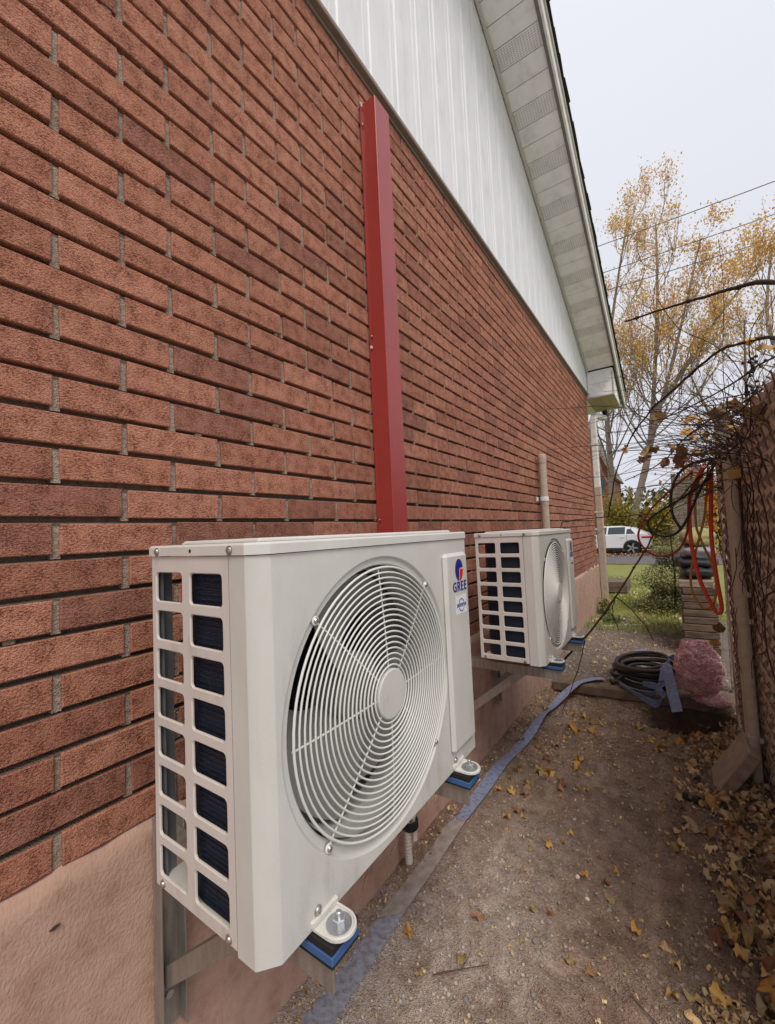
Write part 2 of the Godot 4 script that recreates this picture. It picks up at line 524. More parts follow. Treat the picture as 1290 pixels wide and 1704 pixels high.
	M.red_cable = plain(hexa("8d2a2a"), 0.45)
	M.black_cable = plain(hexa("1d1f22"), 0.45)
	M.bag_dark = rough_mat(hexa("34363a"), tsf, gc, 0.6, Vector3(5, 5, 5), 0.35)
	M.bag_light = rough_mat(hexa("a9adb3"), tsf, gc, 0.6, Vector3(5, 5, 5), 0.35)
	M.bag_yellow = rough_mat(hexa("a6a06a"), tsf, gc, 0.6, Vector3(5, 5, 5), 0.45)
	M.pvc = plain(hexa("cfc6bb"), 0.5)
	M.car_paint = plain(hexa("dfe1e4"), 0.18)
	M.car_paint.clearcoat_enabled = true
	M.car_glass = plain(hexa("39434a"), 0.05)
	M.tyre = plain(hexa("1b1b1c"), 0.85)
	M.car_trim = plain(hexa("232426"), 0.5)
	M.lamp_red = plain(hexa("b51c20"), 0.2)
	M.far_brick = rough_mat(hexa("9a6357"), tc, null, 0.0, Vector3(0.4, 0.4, 0.4), 0.9)
	M.far_roof = rough_mat(hexa("9a9692"), tc, null, 0.0, Vector3(0.4, 0.4, 0.4), 0.9)
	M.line = plain(hexa("55565a"), 0.7)
	M.leaf = leafy(Color.WHITE)
	M.crown = leafy(Color.WHITE)
	M.crown.backlight = Color(0.95, 0.85, 0.6)
	M.grass = leafy(Color.WHITE, 0.8)

# ---------------------------------------------------------------- ground
var gn := FastNoiseLite.new()
var gn2 := FastNoiseLite.new()

func gh(x: float, z: float) -> float:
	var rough := smoothstep(0.12, 0.35, x)
	var h := gn.get_noise_2d(x, z) * lerpf(0.010, 0.032, rough) + gn2.get_noise_2d(x, z) * lerpf(0.004, 0.018, rough) + gn2.get_noise_2d(x * 4.3 + 7.0, z * 4.3) * lerpf(0.001, 0.005, rough)
	h -= 0.02 * smoothstep(0.45, 0.6, x) * smoothstep(0.85, 0.7, x) * smoothstep(-2.6, -2.0, z)   # trodden path
	h += 0.05 * smoothstep(0.82, 1.1, x)
	h += 0.02 * smoothstep(0.2, 0.0, x)
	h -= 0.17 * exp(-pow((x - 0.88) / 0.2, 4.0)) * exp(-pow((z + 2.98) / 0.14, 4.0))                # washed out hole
	var back := smoothstep(-3.08, -3.16, z)
	h = lerpf(h, 0.072 + h * 0.5, back)
	return h

func soil_color(x: float, z: float) -> Color:
	var a := gn.get_noise_2d(x * 1.7 + 9.0, z * 1.7)
	var b := gn2.get_noise_2d(x * 0.7 + 3.0, z * 0.7 + 5.0)
	var soil := Color(0.54, 0.415, 0.34)
	soil = soil.lerp(Color(0.66, 0.54, 0.46), clampf(0.5 + a * 1.2, 0, 1))
	soil = soil.lerp(Color(0.36, 0.26, 0.20), clampf(b * 1.4 + 0.1, 0, 0.8))
	var dust := smoothstep(0.42, 0.1, absf(x - 0.22 + a * 0.12)) * smoothstep(-2.0, -1.3, z) * smoothstep(-0.2, -0.6, z)
	soil = soil.lerp(Color(0.88, 0.80, 0.76), clampf(dust * (0.85 + b * 1.2), 0, 0.9))
	var brickdust := smoothstep(0.16, 0.02, absf(x - 0.05)) * smoothstep(0.5, 0.1, absf(z + 1.45))
	soil = soil.lerp(Color(0.36, 0.19, 0.15), brickdust * 0.6)
	var litter := smoothstep(0.72, 1.02, x + a * 0.15)
	soil = soil.lerp(Color(0.17, 0.12, 0.085), litter * 0.5)
	var gravel := smoothstep(-3.1, -3.3, z)
	soil = soil.lerp(Color(0.37, 0.33, 0.30).lerp(Color(0.5, 0.46, 0.43), clampf(0.5 + a, 0, 1)), gravel)
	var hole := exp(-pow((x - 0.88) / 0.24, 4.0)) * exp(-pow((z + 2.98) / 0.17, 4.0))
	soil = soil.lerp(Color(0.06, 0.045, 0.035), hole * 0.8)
	return soil

func lawn_h(x: float, z: float) -> float:
	return lerpf(0.07, -0.38, smoothstep(-6.0, -17.0, z)) + gn.get_noise_2d(x * 0.4, z * 0.4) * 0.05

func sheet(s: SurfaceTool, xs: Vector2, zs: Vector2, nx: int, nz: int, h: Callable, color: Callable) -> void:
	for j in nz + 1:
		for i in nx + 1:
			var x := lerpf(xs.x, xs.y, float(i) / nx)
			var z := lerpf(zs.x, zs.y, float(j) / nz)
			s.set_color(color.call(x, z))
			s.add_vertex(Vector3(x, h.call(x, z), z))
	for j in nz:
		for i in nx:
			var a := j * (nx + 1) + i
			s.add_index(a); s.add_index(a + 1); s.add_index(a + nx + 1)
			s.add_index(a + 1); s.add_index(a + nx + 2); s.add_index(a + nx + 1)

func build_ground() -> void:
	gn.seed = 7
	gn.frequency = 1.6
	gn.fractal_octaves = 4
	gn2.seed = 8
	gn2.frequency = 9.0
	gn2.fractal_octaves = 4
	var white := func(_x, _z): return Color.WHITE
	var s := SurfaceTool.new()
	s.begin(Mesh.PRIMITIVE_TRIANGLES)
	s.set_smooth_group(0)
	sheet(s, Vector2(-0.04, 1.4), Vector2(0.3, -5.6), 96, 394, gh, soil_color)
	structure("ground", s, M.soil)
	s = SurfaceTool.new()
	s.begin(Mesh.PRIMITIVE_TRIANGLES)
	sheet(s, Vector2(-40.0, 44.0), Vector2(-4.9, -17.9), 120, 60, func(x, z): return lawn_h(x, z) - 0.06 * smoothstep(-5.3, -4.9, z), white)
	structure("lawn_ground", s, M.turf)
	s = mb()
	quad(s, Vector3(1.38, 0.0, 30), Vector3(60, 0.0, 30), Vector3(60, 0.0, -4.95), Vector3(1.38, 0.0, -4.95), Vector3.UP)
	quad(s, Vector3(-30, -0.05, 30), Vector3(1.39, -0.05, 30), Vector3(1.39, -0.05, 0.28), Vector3(-30, -0.05, 0.28), Vector3.UP)
	structure("neighbour_ground", s, tinted(M.concrete, hexa("ccc8c2")))
	s = mb()
	quad(s, Vector3(-300, -0.56, 60), Vector3(300, -0.56, 60), Vector3(300, -0.56, -400), Vector3(-300, -0.56, -400), Vector3.UP)
	structure("far_ground", s, M.turf)
	s = mb()
	quad(s, Vector3(-80, -0.40, -17.85), Vector3(80, -0.40, -17.85), Vector3(80, -0.40, -25.2), Vector3(-80, -0.40, -25.2), Vector3.UP)
	structure("road", s, M.asphalt)
	s = mb()
	bl(s, Vector3(-80, -0.55, -25.45), Vector3(80, -0.27, -25.2), 0.02)
	structure("far_kerb", s, M.concrete)
	s = mb()
	bl(s, Vector3(-80, -0.55, -17.9), Vector3(80, -0.33, -17.75), 0.02)
	structure("near_kerb", s, M.concrete)
	s = SurfaceTool.new()
	s.begin(Mesh.PRIMITIVE_TRIANGLES)
	sheet(s, Vector2(-80.0, 80.0), Vector2(-25.4, -60.0), 80, 20, func(x, z): return -0.3 + 0.03 * (-25.4 - z) + gn.get_noise_2d(x * 0.2, z * 0.2) * 0.2, white)
	structure("far_bank_ground", s, M.turf)

# ---------------------------------------------------------------- the brick house
const COURSE := 0.0638
const BRICK := 0.2032
const TOP := 2.857
const END := -6.07
var house: Node3D

func rake(z: float) -> float:      # underside of the sloping soffit
	return 3.16 + 0.385 * (6.17 + z)

func brick_mesh(v: int) -> ArrayMesh:
	var r := RandomNumberGenerator.new()
	r.seed = 100 + v
	var L := BRICK - 0.0108
	var H := COURSE - 0.0102
	var b := 0.0017
	var f := []
	var g := []
	var k := []
	for c in [Vector2(-1, -1), Vector2(1, -1), Vector2(1, 1), Vector2(-1, 1)]:
		var j := Vector2(r.randf_range(-0.0013, 0.0013), r.randf_range(-0.0012, 0.0012))
		f.append(Vector3(r.randf_range(-0.001, 0.001), c.y * (H / 2 - b) + j.y, c.x * (L / 2 - b) + j.x))
		g.append(Vector3(-b, c.y * H / 2 + j.y, c.x * L / 2 + j.x))
		k.append(Vector3(-0.045, c.y * H / 2 + j.y, c.x * L / 2 + j.x))
	var s := mb()
	quad(s, f[0], f[1], f[2], f[3], Vector3.RIGHT)
	for i in 4:
		var i2 := (i + 1) % 4
		var n: Vector3 = (g[i] + g[i2]) / 2
		n.x = 0
		s.set_smooth_group(-1)
		quad(s, f[i], f[i2], g[i2], g[i], n.normalized() + Vector3.RIGHT)
		quad(s, g[i], g[i2], k[i2], k[i], n)
	return done(s)

func in_frame(p: Vector3, margin := 0.0) -> bool:
	var c := cam_basis.inverse() * (p - cam_at)
	if c.z > -0.05: return false
	return absf(c.x / c.z) < 0.928 + margin and absf(c.y / c.z) < 1.226 + margin

func build_house() -> void:
	house = thing("brick_house", "red brick gable house with white metal siding above the bricks and a vented soffit", "house", Vector3(0, 0, -3))
	var back := Vector3(0, 0, 3)
	# everything below is in world coordinates: the root stands at z = -3
	var place := func(o: Node3D) -> Node3D:
		o.position += back
		return o
	var s := mb()
	bl(s, Vector3(-7.0, 0.55, END + 0.012), Vector3(-0.020, TOP, 5.0))
	place.call(obj("mortar_wall", s, M.mortar, house))
	# gable core behind the siding and the roof slabs
	s = mb()
	var ridge_z := -0.55
	var poly := PackedVector2Array([Vector2(END + 0.02, TOP + 0.001), Vector2(END + 0.02, rake(END) + 0.03), Vector2(ridge_z, rake(ridge_z) + 0.03), Vector2(4.97, rake(END) + 0.03), Vector2(4.97, TOP + 0.001)])
	prism(s, poly, Vector3(-6.9, 0, 0), Vector3(0, 0, 1), Vector3(0, 1, 0), Vector3(1, 0, 0), 6.895)
	place.call(obj("gable_core", s, M.house_paint, house))
	# bricks
	var variants := []
	for v in 6: variants.append(brick_mesh(v))
	var list := []
	for c in range(-9, 26):
		var y := 1.23 + c * COURSE
		var off := 0.0 if c % 2 != 0 else 0.535
		for k in range(-6, 32):
			var z1 := -(0.266 + (k + off) * BRICK)      # near joint
			var z0 := z1 - BRICK
			var zc := (z0 + z1) / 2
			if z1 > 0.75 or z1 < END + 0.03: continue
			var squeeze := 1.0
			if z0 < END:
				squeeze = (z1 - END) / BRICK
				zc = (z1 + END) / 2
			var d := Vector3(0, y, zc) - cam_at
			var score := 1.0 / pow(d.length(), 3.0)
			if not (in_frame(Vector3(0, y, z0)) or in_frame(Vector3(0, y, z1)) or in_frame(Vector3(0, y - 0.03, zc))): score = 0.0
			list.append([score, y + rng.randf_range(-0.0012, 0.0012), zc, squeeze, rng.randi() % 6, rng.randi() % 8, rng.randf_range(-0.0015, 0.0015), rng.randf_range(-0.006, 0.006)])
	list.sort_custom(func(p, q): return p[0] > q[0])
	var rest := []
	for t in 8:
		var r := SurfaceTool.new()
		r.begin(Mesh.PRIMITIVE_TRIANGLES)
		rest.append(r)
	for i in list.size():
		var e = list[i]
		var tr := Transform3D(Basis(Vector3.RIGHT, e[7]).scaled(Vector3(1, 1, e[3])), Vector3(e[6], e[1], e[2]))
		if i < 300:
			place.call(hang("brick", variants[e[4]], M.brick[e[5]], house, tr))
		else:
			rest[e[5]].append_from(variants[e[4]], 0, tr)
	var mesh := ArrayMesh.new()
	for t in 8:
		rest[t].commit(mesh)
		mesh.surface_set_material(t, M.brick[t])
	var o := hang("remaining_bricks", mesh, null, house)
	tag(o, "", "", "", "stuff")
	place.call(o)
	# head joints, and the thin weathered ledge of mortar on top of each course
	s = mb()
	for e in list:
		var zj: float = e[2] + BRICK * 0.5 * e[3]
		bl(s, Vector3(-0.02, e[1] - COURSE / 2 - 0.001, zj - 0.007), Vector3(-0.0055 + rng.randf_range(-0.0015, 0.001), e[1] + COURSE / 2 - 0.006, zj + 0.007))
	var hj := obj("head_joint_mortar", s, M.head_mortar, house)
	tag(hj, "", "", "", "stuff")
	place.call(hj)
	for c in range(-9, 26):
		s = mb()
		var yb := 1.23 + (c + 0.5) * COURSE - 0.0052
		quad(s, Vector3(-0.0045, yb, 0.75), Vector3(-0.0045, yb, END + 0.001), Vector3(-0.018, yb + 0.0035, END + 0.001), Vector3(-0.018, yb + 0.0035, 0.75), Vector3(0.3, 1, 0))
		quad(s, Vector3(-0.0045, yb, 0.75), Vector3(-0.0045, yb, END + 0.001), Vector3(-0.0055, yb - 0.004, END + 0.001), Vector3(-0.0055, yb - 0.004, 0.75), Vector3(1, 0, 0))
		place.call(obj("bed_joint", s, M.mortar, house))
	# small blobs of mortar that bridge the raked joints
	s = mb()
	for i in 90:
		var c := rng.randi_range(-8, 25)
		bx(s, Vector3(-0.008, 1.23 + (c - 0.5) * COURSE, rng.randf_range(-5.5, 0.1)), Vector3(0.012, 0.011, rng.randf_range(0.008, 0.022)), 0.003, Basis(Vector3.RIGHT, rng.randf_range(-0.2, 0.2)))
	o = obj("mortar_smears", s, M.mortar, house)
	tag(o, "", "", "", "stuff")
	place.call(o)
	# rendered foundation with a wavy top edge
	s = SurfaceTool.new()
	s.begin(Mesh.PRIMITIVE_TRIANGLES)
	s.set_smooth_group(0)
	var nz := 260
	var ny := 26
	for j in nz + 1:
		var z := lerpf(0.9, END - 0.004, float(j) / nz)
		for i in ny + 2:
			var f := minf(float(i) / ny, 1.0)
			var top := 0.626 + gn2.get_noise_2d(z * 1.2, 3.0) * 0.010 + gn2.get_noise_2d(z * 5.0, 7.0) * 0.003
			var y := lerpf(-0.4, top, f)
			var x := 0.007 + gn.get_noise_2d(z * 0.9, y * 0.9 + 40.0) * 0.008 + gn2.get_noise_2d(z, y + 60.0) * 0.0025
			if i == ny: x -= 0.002
			if i > ny:
				x = -0.02
				y += 0.004
			s.add_vertex(Vector3(x, y, z))
	for j in nz:
		for i in ny + 1:
			var a := j * (ny + 2) + i
			s.add_index(a); s.add_index(a + 1); s.add_index(a + ny + 2)
			s.add_index(a + 1); s.add_index(a + ny + 3); s.add_index(a + ny + 2)
	place.call(obj("stucco_foundation", s, M.stucco, house))
	s = mb()
	bl(s, Vector3(-7.0, -0.5, END), Vector3(-0.021, 0.62, 5.0))
	place.call(obj("foundation_core", s, M.stucco, house))
	s = mb()
	var pit := PackedVector2Array()
	for k in 9: pit.append(Vector2.from_angle(TAU * k / 9.0) * rng.randf_range(0.002, 0.0065) * Vector2(1.4, 0.8))
	prism(s, pit, Vector3(0.0085, 0.549, -0.259), Vector3(0, 0, 1), Vector3(0, 1, 0), Vector3(1, 0, 0), 0.0022)
	place.call(obj("stucco_pit", s, M.motor, house))
	# trowel ridges low on the stucco
	s = mb()
	for k in 14:
		var a := Vector3(0.011, rng.randf_range(0.05, 0.45), rng.randf_range(-0.45, -1.6))
		var pts := [a]
		for q in 4:
			a += Vector3(0.0, rng.randf_range(0.01, 0.05), rng.randf_range(-0.06, -0.01))
			a.x = 0.0095 + gn.get_noise_2d(a.z * 0.9, a.y * 0.9 + 40.0) * 0.008
			pts.append(a)
		tube(s, smooth(pts, 4), 0.0028, 0.001, 5, true, 0.4)
	o = obj("trowel_ridges", s, M.stucco, house)
	tag(o, "", "", "", "stuff")
	place.call(o)
	# torn white paint flakes at the far end of the stucco top
	for i in 7:
		s = mb()
		var p := Vector3(0.014, 0.625 + rng.randf_range(-0.02, 0.03), -5.1 - i * 0.13)
		var poly2 := PackedVector2Array()
		for k in 6: poly2.append(Vector2.from_angle(-TAU * k / 6) * rng.randf_range(0.015, 0.05) * Vector2(1.3, 0.7))
		prism(s, poly2, p, Vector3(0.2, 0, 1).normalized(), Vector3(0.3, 1, 0).normalized(), Vector3(1, -0.2, -0.2).normalized(), 0.003)
		place.call(obj("paint_flake", s, M.gutter, house))
	# dark gap and metal channel above the top course
	s = mb()
	bl(s, Vector3(-0.03, TOP + 0.002, END), Vector3(0.004, TOP + 0.016, 0.9))
	bl(s, Vector3(-0.03, TOP + 0.016, END - 0.01), Vector3(0.026, TOP + 0.036, 0.9), 0.003)
	place.call(obj("channel_trim", s, M.trim, house))
	# vertical metal siding
	var pitch := 0.1962
	for k in range(-3, 24):
		var z1 := -1.607 - pitch * (k - 1)
		var z0 := maxf(z1 - pitch, END + 0.002)
		if z1 < END + 0.02: continue
		var y0 := TOP + 0.034
		var g := 0.007
		var yA: float = (rake(z1) if z1 < ridge_z else rake(2 * ridge_z - z1)) - 0.004
		var yB: float = (rake(z0) if z0 < ridge_z else rake(2 * ridge_z - z0)) - 0.004
		s = mb()
		var xf := 0.014
		var zs := [z1 - 0.0015, z1 - g, z1 - 0.03, z1 - 0.036, z1 - 0.046, z1 - 0.052, z0 + g, z0 + 0.0015]
		var xs := [0.002, xf, xf, xf - 0.005, xf - 0.005, xf, xf, 0.002]
		for i in 7:
			var fa: float = (zs[i] - z1) / (z0 - z1)
			var fb: float = (zs[i + 1] - z1) / (z0 - z1)
			quad(s, Vector3(xs[i], y0, zs[i]), Vector3(xs[i + 1], y0, zs[i + 1]), Vector3(xs[i + 1], lerpf(yA, yB, fb), zs[i + 1]), Vector3(xs[i], lerpf(yA, yB, fa), zs[i]), Vector3(1, 0, xs[i] - xs[i + 1]))
		place.call(obj("siding_panel", s, M.siding, house))
	# sloping soffit: two plain panels, then a vented one
	var sp := 0.1233
	for j in range(-18, 28):
		var z1 := -2.764 - sp * j
		var z0 := z1 - sp
		if z1 < END + 0.03 or z1 > ridge_z: continue
		z0 = maxf(z0, END - 0.01)
		var vented := posmod(j, 3) == 0
		s = mb()
		var xo := 0.345
		var a := Vector3(0.012, rake(z1), z1 - 0.002)
		var b := Vector3(0.012, rake(z0), z0 + 0.002)
		var dn := (a - b).cross(Vector3.RIGHT).normalized()
		if dn.y > 0: dn = -dn
		var mid := (a + b) / 2 + Vector3(xo / 2, 0, 0) - dn * 0.006
		var along := (a - b).normalized()
		bx(s, mid, Vector3(xo, 0.012, (a - b).length()), 0.0025, Basis(Vector3.RIGHT, -dn, along))
		var vp: Node3D = place.call(obj("soffit_panel" if not vented else "vented_soffit_panel", s, M.soffit_vent if vented else M.soffit, house))
		if vented:
			s = mb()
			for r in 17:
				for q in 9:
					var c := a.lerp(b, (q + 1.0) / 10.0) + Vector3(0.016 + r * 0.0186, 0, 0) + dn * 0.0006
					bx(s, c, Vector3(0.009, 0.0012, 0.0035), 0.0, Basis(Vector3.RIGHT, -dn, along))
			var sl := obj("vent_slots", s, M.slot, vp)
			tag(sl, "", "", "", "stuff")
	# inner channel between siding and soffit, with its dark gap
	s = mb()
	bar(s, Vector3(0.03, rake(-0.7) - 0.016, -0.7), Vector3(0.03, rake(END) - 0.016, END), 0.022, 0.02, Vector3.RIGHT, 0.003)
	place.call(obj("soffit_channel", s, M.fascia, house))
	# rake board, drip edge, shingle edge, roof
	var r0 := Vector3(0, rake(ridge_z), ridge_z)
	var r1 := Vector3(0, rake(-6.95), -6.95)
	s = mb()
	bar(s, r0 + Vector3(0.352, -0.010, 0), r1 + Vector3(0.352, -0.010, 0), 0.022, 0.018, Vector3.RIGHT, 0.002)
	place.call(obj("mildewed_rake_strip", s, M.grime, house))
	s = mb()
	bar(s, r0 + Vector3(0.371, 0.05, 0), r1 + Vector3(0.371, 0.05, 0), 0.016, 0.15, Vector3.RIGHT, 0.003)
	place.call(obj("rake_fascia", s, M.gutter, house))
	s = mb()
	bar(s, r0 + Vector3(0.385, 0.112, 0), r1 + Vector3(0.385, 0.112, 0), 0.012, 0.03, Vector3.RIGHT, 0.002)
	place.call(obj("drip_edge", s, M.fascia, house))
	for side in [0, 1]:
		s = mb()
		var e := Vector3(0, rake(END) + 0.14 - 0.385 * 0.93, END - 0.93)
		var p0 := Vector3(-3.3, rake(ridge_z) + 0.145, ridge_z)
		if side: e.z = 2 * ridge_z - e.z
		bar(s, p0, e + Vector3(-3.3, 0, 0), 7.39, 0.025, Vector3.RIGHT)
		place.call(obj("roof_slope", s, M.shingle, house))
	# ragged shingle ends along the rake
	for i in 44:
		var z := -0.7 - i * 0.14
		s = mb()
		bar(s, Vector3(0.39 + rng.randf_range(0, 0.008), rake(z) + 0.152, z), Vector3(0.39 + rng.randf_range(0, 0.012), rake(z - 0.15) + 0.145, z - 0.15), 0.03, 0.012, Vector3.RIGHT, 0.002)
		place.call(obj("shingle", s, M.shingle, house))
	# eave return box at the far corner
	s = mb()
	bl(s, Vector3(0.0, 2.826, -6.86), Vector3(0.325, 3.175, END - 0.02))
	place.call(obj("eave_box", s, M.soffit, house))
	for i in 2:
		s = mb()
		bl(s, Vector3(0.018, 2.84 + 0.170 * i, END - 0.02), Vector3(0.312, 3.008 + 0.170 * i, END - 0.008), 0.003)
		place.call(obj("eave_face_panel", s, M.soffit, house))
	s = mb()
	bl(s, Vector3(0.0, 2.82, END - 0.022), Vector3(0.327, 2.838, END + 0.006), 0.003)
	bl(s, Vector3(0.0, 2.838, END - 0.022), Vector3(0.016, 3.13, END + 0.003), 0.003)
	bl(s, Vector3(0.314, 2.838, END - 0.022), Vector3(0.332, 3.13, END + 0.003), 0.003)
	place.call(obj("eave_box_trim", s, M.fascia, house))
	for i in 4:
		s = mb()
		bl(s, Vector3(0.004 + 0.08 * i, 2.818, -6.855), Vector3(0.080 + 0.08 * i, 2.826, END - 0.03), 0.002)
		place.call(obj("eave_soffit_panel", s, tinted(M.soffit, hexa("b5ab93")), house))
	s = mb()
	bl(s, Vector3(-7.0, 2.80, -6.86), Vector3(-0.004, 3.05, END - 0.02))
	place.call(obj("eave_soffit", s, M.soffit, house))
	s = mb()
	bl(s, Vector3(-7.0, 2.835, -6.98), Vector3(0.34, 2.93, -6.865), 0.012)
	place.call(obj("gutter", s, M.gutter, house))

func build_house_fittings() -> void:
	# red metal cover over the refrigerant lines, two lengths lapped together
	var t := thing("line_cover", "dark red metal duct cover running up the brick wall behind the nearer air conditioner", "duct cover", Vector3(0.03, 0.62, -1.243))
	var o := Vector3(0.03, 0.62, -1.243)
	for part in [[0.62, 1.815, 0.0], [1.815, 2.745, 0.0003]]:
		var s := mb()
		var e: float = part[2]
		var y0: float = part[0]
		var y1: float = part[1]
		var p := PackedVector2Array([Vector2(0.004 + e, -1.187), Vector2(0.007 + e, -1.187), Vector2(0.007 + e, -1.198 + e), Vector2(0.0645 + e, -1.198 + e), Vector2(0.066 + e, -1.1995 + e), Vector2(0.066 + e, -1.2885 - e), Vector2(0.0645 + e, -1.290 - e), Vector2(0.004 + e, -1.290 - e)])
		prism(s, p, Vector3(0, y0 - 0.0005 * (1 if e > 0 else 0), 0) - o, Vector3(1, 0, 0), Vector3(0, 0, 1), Vector3(0, 1, 0), y1 - y0)
		obj("cover_length", s, M.cover, t)
	var s := mb()
	for y in [2.66, 1.86, 1.2]:
		ball(s, Vector3(0.0115, y, -1.1925) - o, Vector3(0.003, 0.004, 0.004), 8, 5)
	obj("screw", s, M.screw, t)
	s = mb()
	bx(s, Vector3(0.010, 2.735, -1.189) - o, Vector3(0.008, 0.016, 0.006), 0.002, Basis(Vector3.RIGHT, 0.5))
	bx(s, Vector3(0.010, 1.818, -1.189) - o, Vector3(0.008, 0.010, 0.010), 0.002, Basis(Vector3.RIGHT, 0.4))
	obj("bare_metal_chip", s, M.white_chip, t)
	# condensate hoses that leave the bottom of the cover
	t = thing("drain_hose", "pale ribbed drain hose and thin pipe hanging by the foundation under the nearer unit", "hose", Vector3(0.06, 0.05, -1.24))
	o = Vector3(0.06, 0.05, -1.24)
	s = mb()
	var pts := smooth([Vector3(0.036, 0.66, -1.225), Vector3(0.04, 0.45, -1.225), Vector3(0.052, 0.2, -1.215), Vector3(0.062, 0.055, -1.205)], 14)
	for i in pts.size(): pts[i] -= o
	tube(s, pts, 0.0105, 0.0105, 10)
	for i in range(2, pts.size() - 1):
		var d: Vector3 = (pts[i] - pts[i - 1]).normalized()
		var u := d.cross(Vector3.RIGHT).normalized()
		torus(s, pts[i], u, d.cross(u), 0.0108, 0.0022, 12, 5)
	obj("ribbed_hose", s, M.pvc, t)
	s = mb()
	tube(s, smooth([Vector3(0.036, 0.66, -1.26) - o, Vector3(0.05, 0.3, -1.255) - o, Vector3(0.066, 0.11, -1.24) - o], 8), 0.0095, 0.0095, 10)
	obj("smooth_pipe", s, M.pvc, t)
	s = mb()
	for k in 4: torus(s, Vector3(0.056, 0.158 + k * 0.007, -1.228) - o, Vector3(0.35, 0, 1.0), Vector3(1, 0, -0.35), 0.024, 0.004, 16, 5)
	obj("black_tie", s, M.pad_black, t)
	# tan service pipe further along
	t = thing("service_pipe", "tan plastic pipe with a rounded cap strapped to the brick wall behind the farther unit", "pipe", Vector3(0.045, 0, -3.34))
	s = mb()
	lathe(s, Vector3.ZERO, Vector3.RIGHT, Vector3.BACK, Vector3.UP, [Vector2(0.029, 0.0), Vector2(0.029, 1.655)], 20, false, 1)
	obj("pipe", s, M.pipe_tan, t)
	s = mb()
	lathe(s, Vector3.ZERO, Vector3.RIGHT, Vector3.BACK, Vector3.UP, [Vector2(0.032, 1.64), Vector2(0.033, 1.69), Vector2(0.030, 1.705), Vector2(0.02, 1.713), Vector2(0.0, 1.715)], 20)
	obj("cap", s, M.pipe_tan, t)
	s = mb()
	lathe(s, Vector3.ZERO, Vector3.RIGHT, Vector3.BACK, Vector3.UP, [Vector2(0.0305, 1.345), Vector2(0.0325, 1.347), Vector2(0.0325, 1.378), Vector2(0.0305, 1.38)], 20)
	bl(s, Vector3(-0.045, 1.345, 0.028), Vector3(-0.036, 1.38, 0.065), 0.002)
	bl(s, Vector3(-0.045, 1.345, -0.065), Vector3(-0.036, 1.38, -0.028), 0.002)
	obj("pipe_strap", s, M.gutter, t)
	# downspout at the far corner: white above, tan below
	t = thing("downspout", "white and tan rain downspout at the far corner of the brick wall", "downspout", Vector3(0.045, 0, -6.15))
	var w := Vector3(0.045, 0, -6.15)
	s = mb()
	bl(s, Vector3(0.006, 1.62, -6.19) - w, Vector3(0.084, 2.56, -6.112) - w, 0.01)
	obj("upper_pipe", s, M.gutter, t)
	s = mb()
	bl(s, Vector3(0.002, 0.05, -6.194) - w, Vector3(0.088, 1.65, -6.108) - w, 0.01)
	obj("lower_pipe", s, M.pipe_tan, t)
	s = mb()
	bar(s, Vector3(0.045, 2.53, -6.15) - w, Vector3(0.062, 2.64, -6.26) - w, 0.078, 0.076, Vector3.RIGHT, 0.01)
	bar(s, Vector3(0.058, 2.622, -6.23) - w, Vector3(0.11, 2.70, -6.84) - w, 0.074, 0.072, Vector3.RIGHT, 0.01)
	obj("elbow", s, M.gutter, t)
	s = mb()
	bl(s, Vector3(0.08, 2.69, -6.93) - w, Vector3(0.145, 2.84, -6.87) - w, 0.008)
	obj("outlet", s, M.car_trim, t)
	s = mb()
	for y in [2.2, 1.3]: bl(s, Vector3(0.0, y, -6.2) - w, Vector3(0.09, y + 0.025, -6.104) - w, 0.002)
	obj("bracket_strap", s, M.fascia, t)

# ---------------------------------------------------------------- air conditioners
# local axes: x out from the wall (0 = back), y up from the bottom, z along the wall (0 = near end, -W = far end)
const UD := 0.2553
const UH := 0.520
const US := 0.503
const UW := 0.646

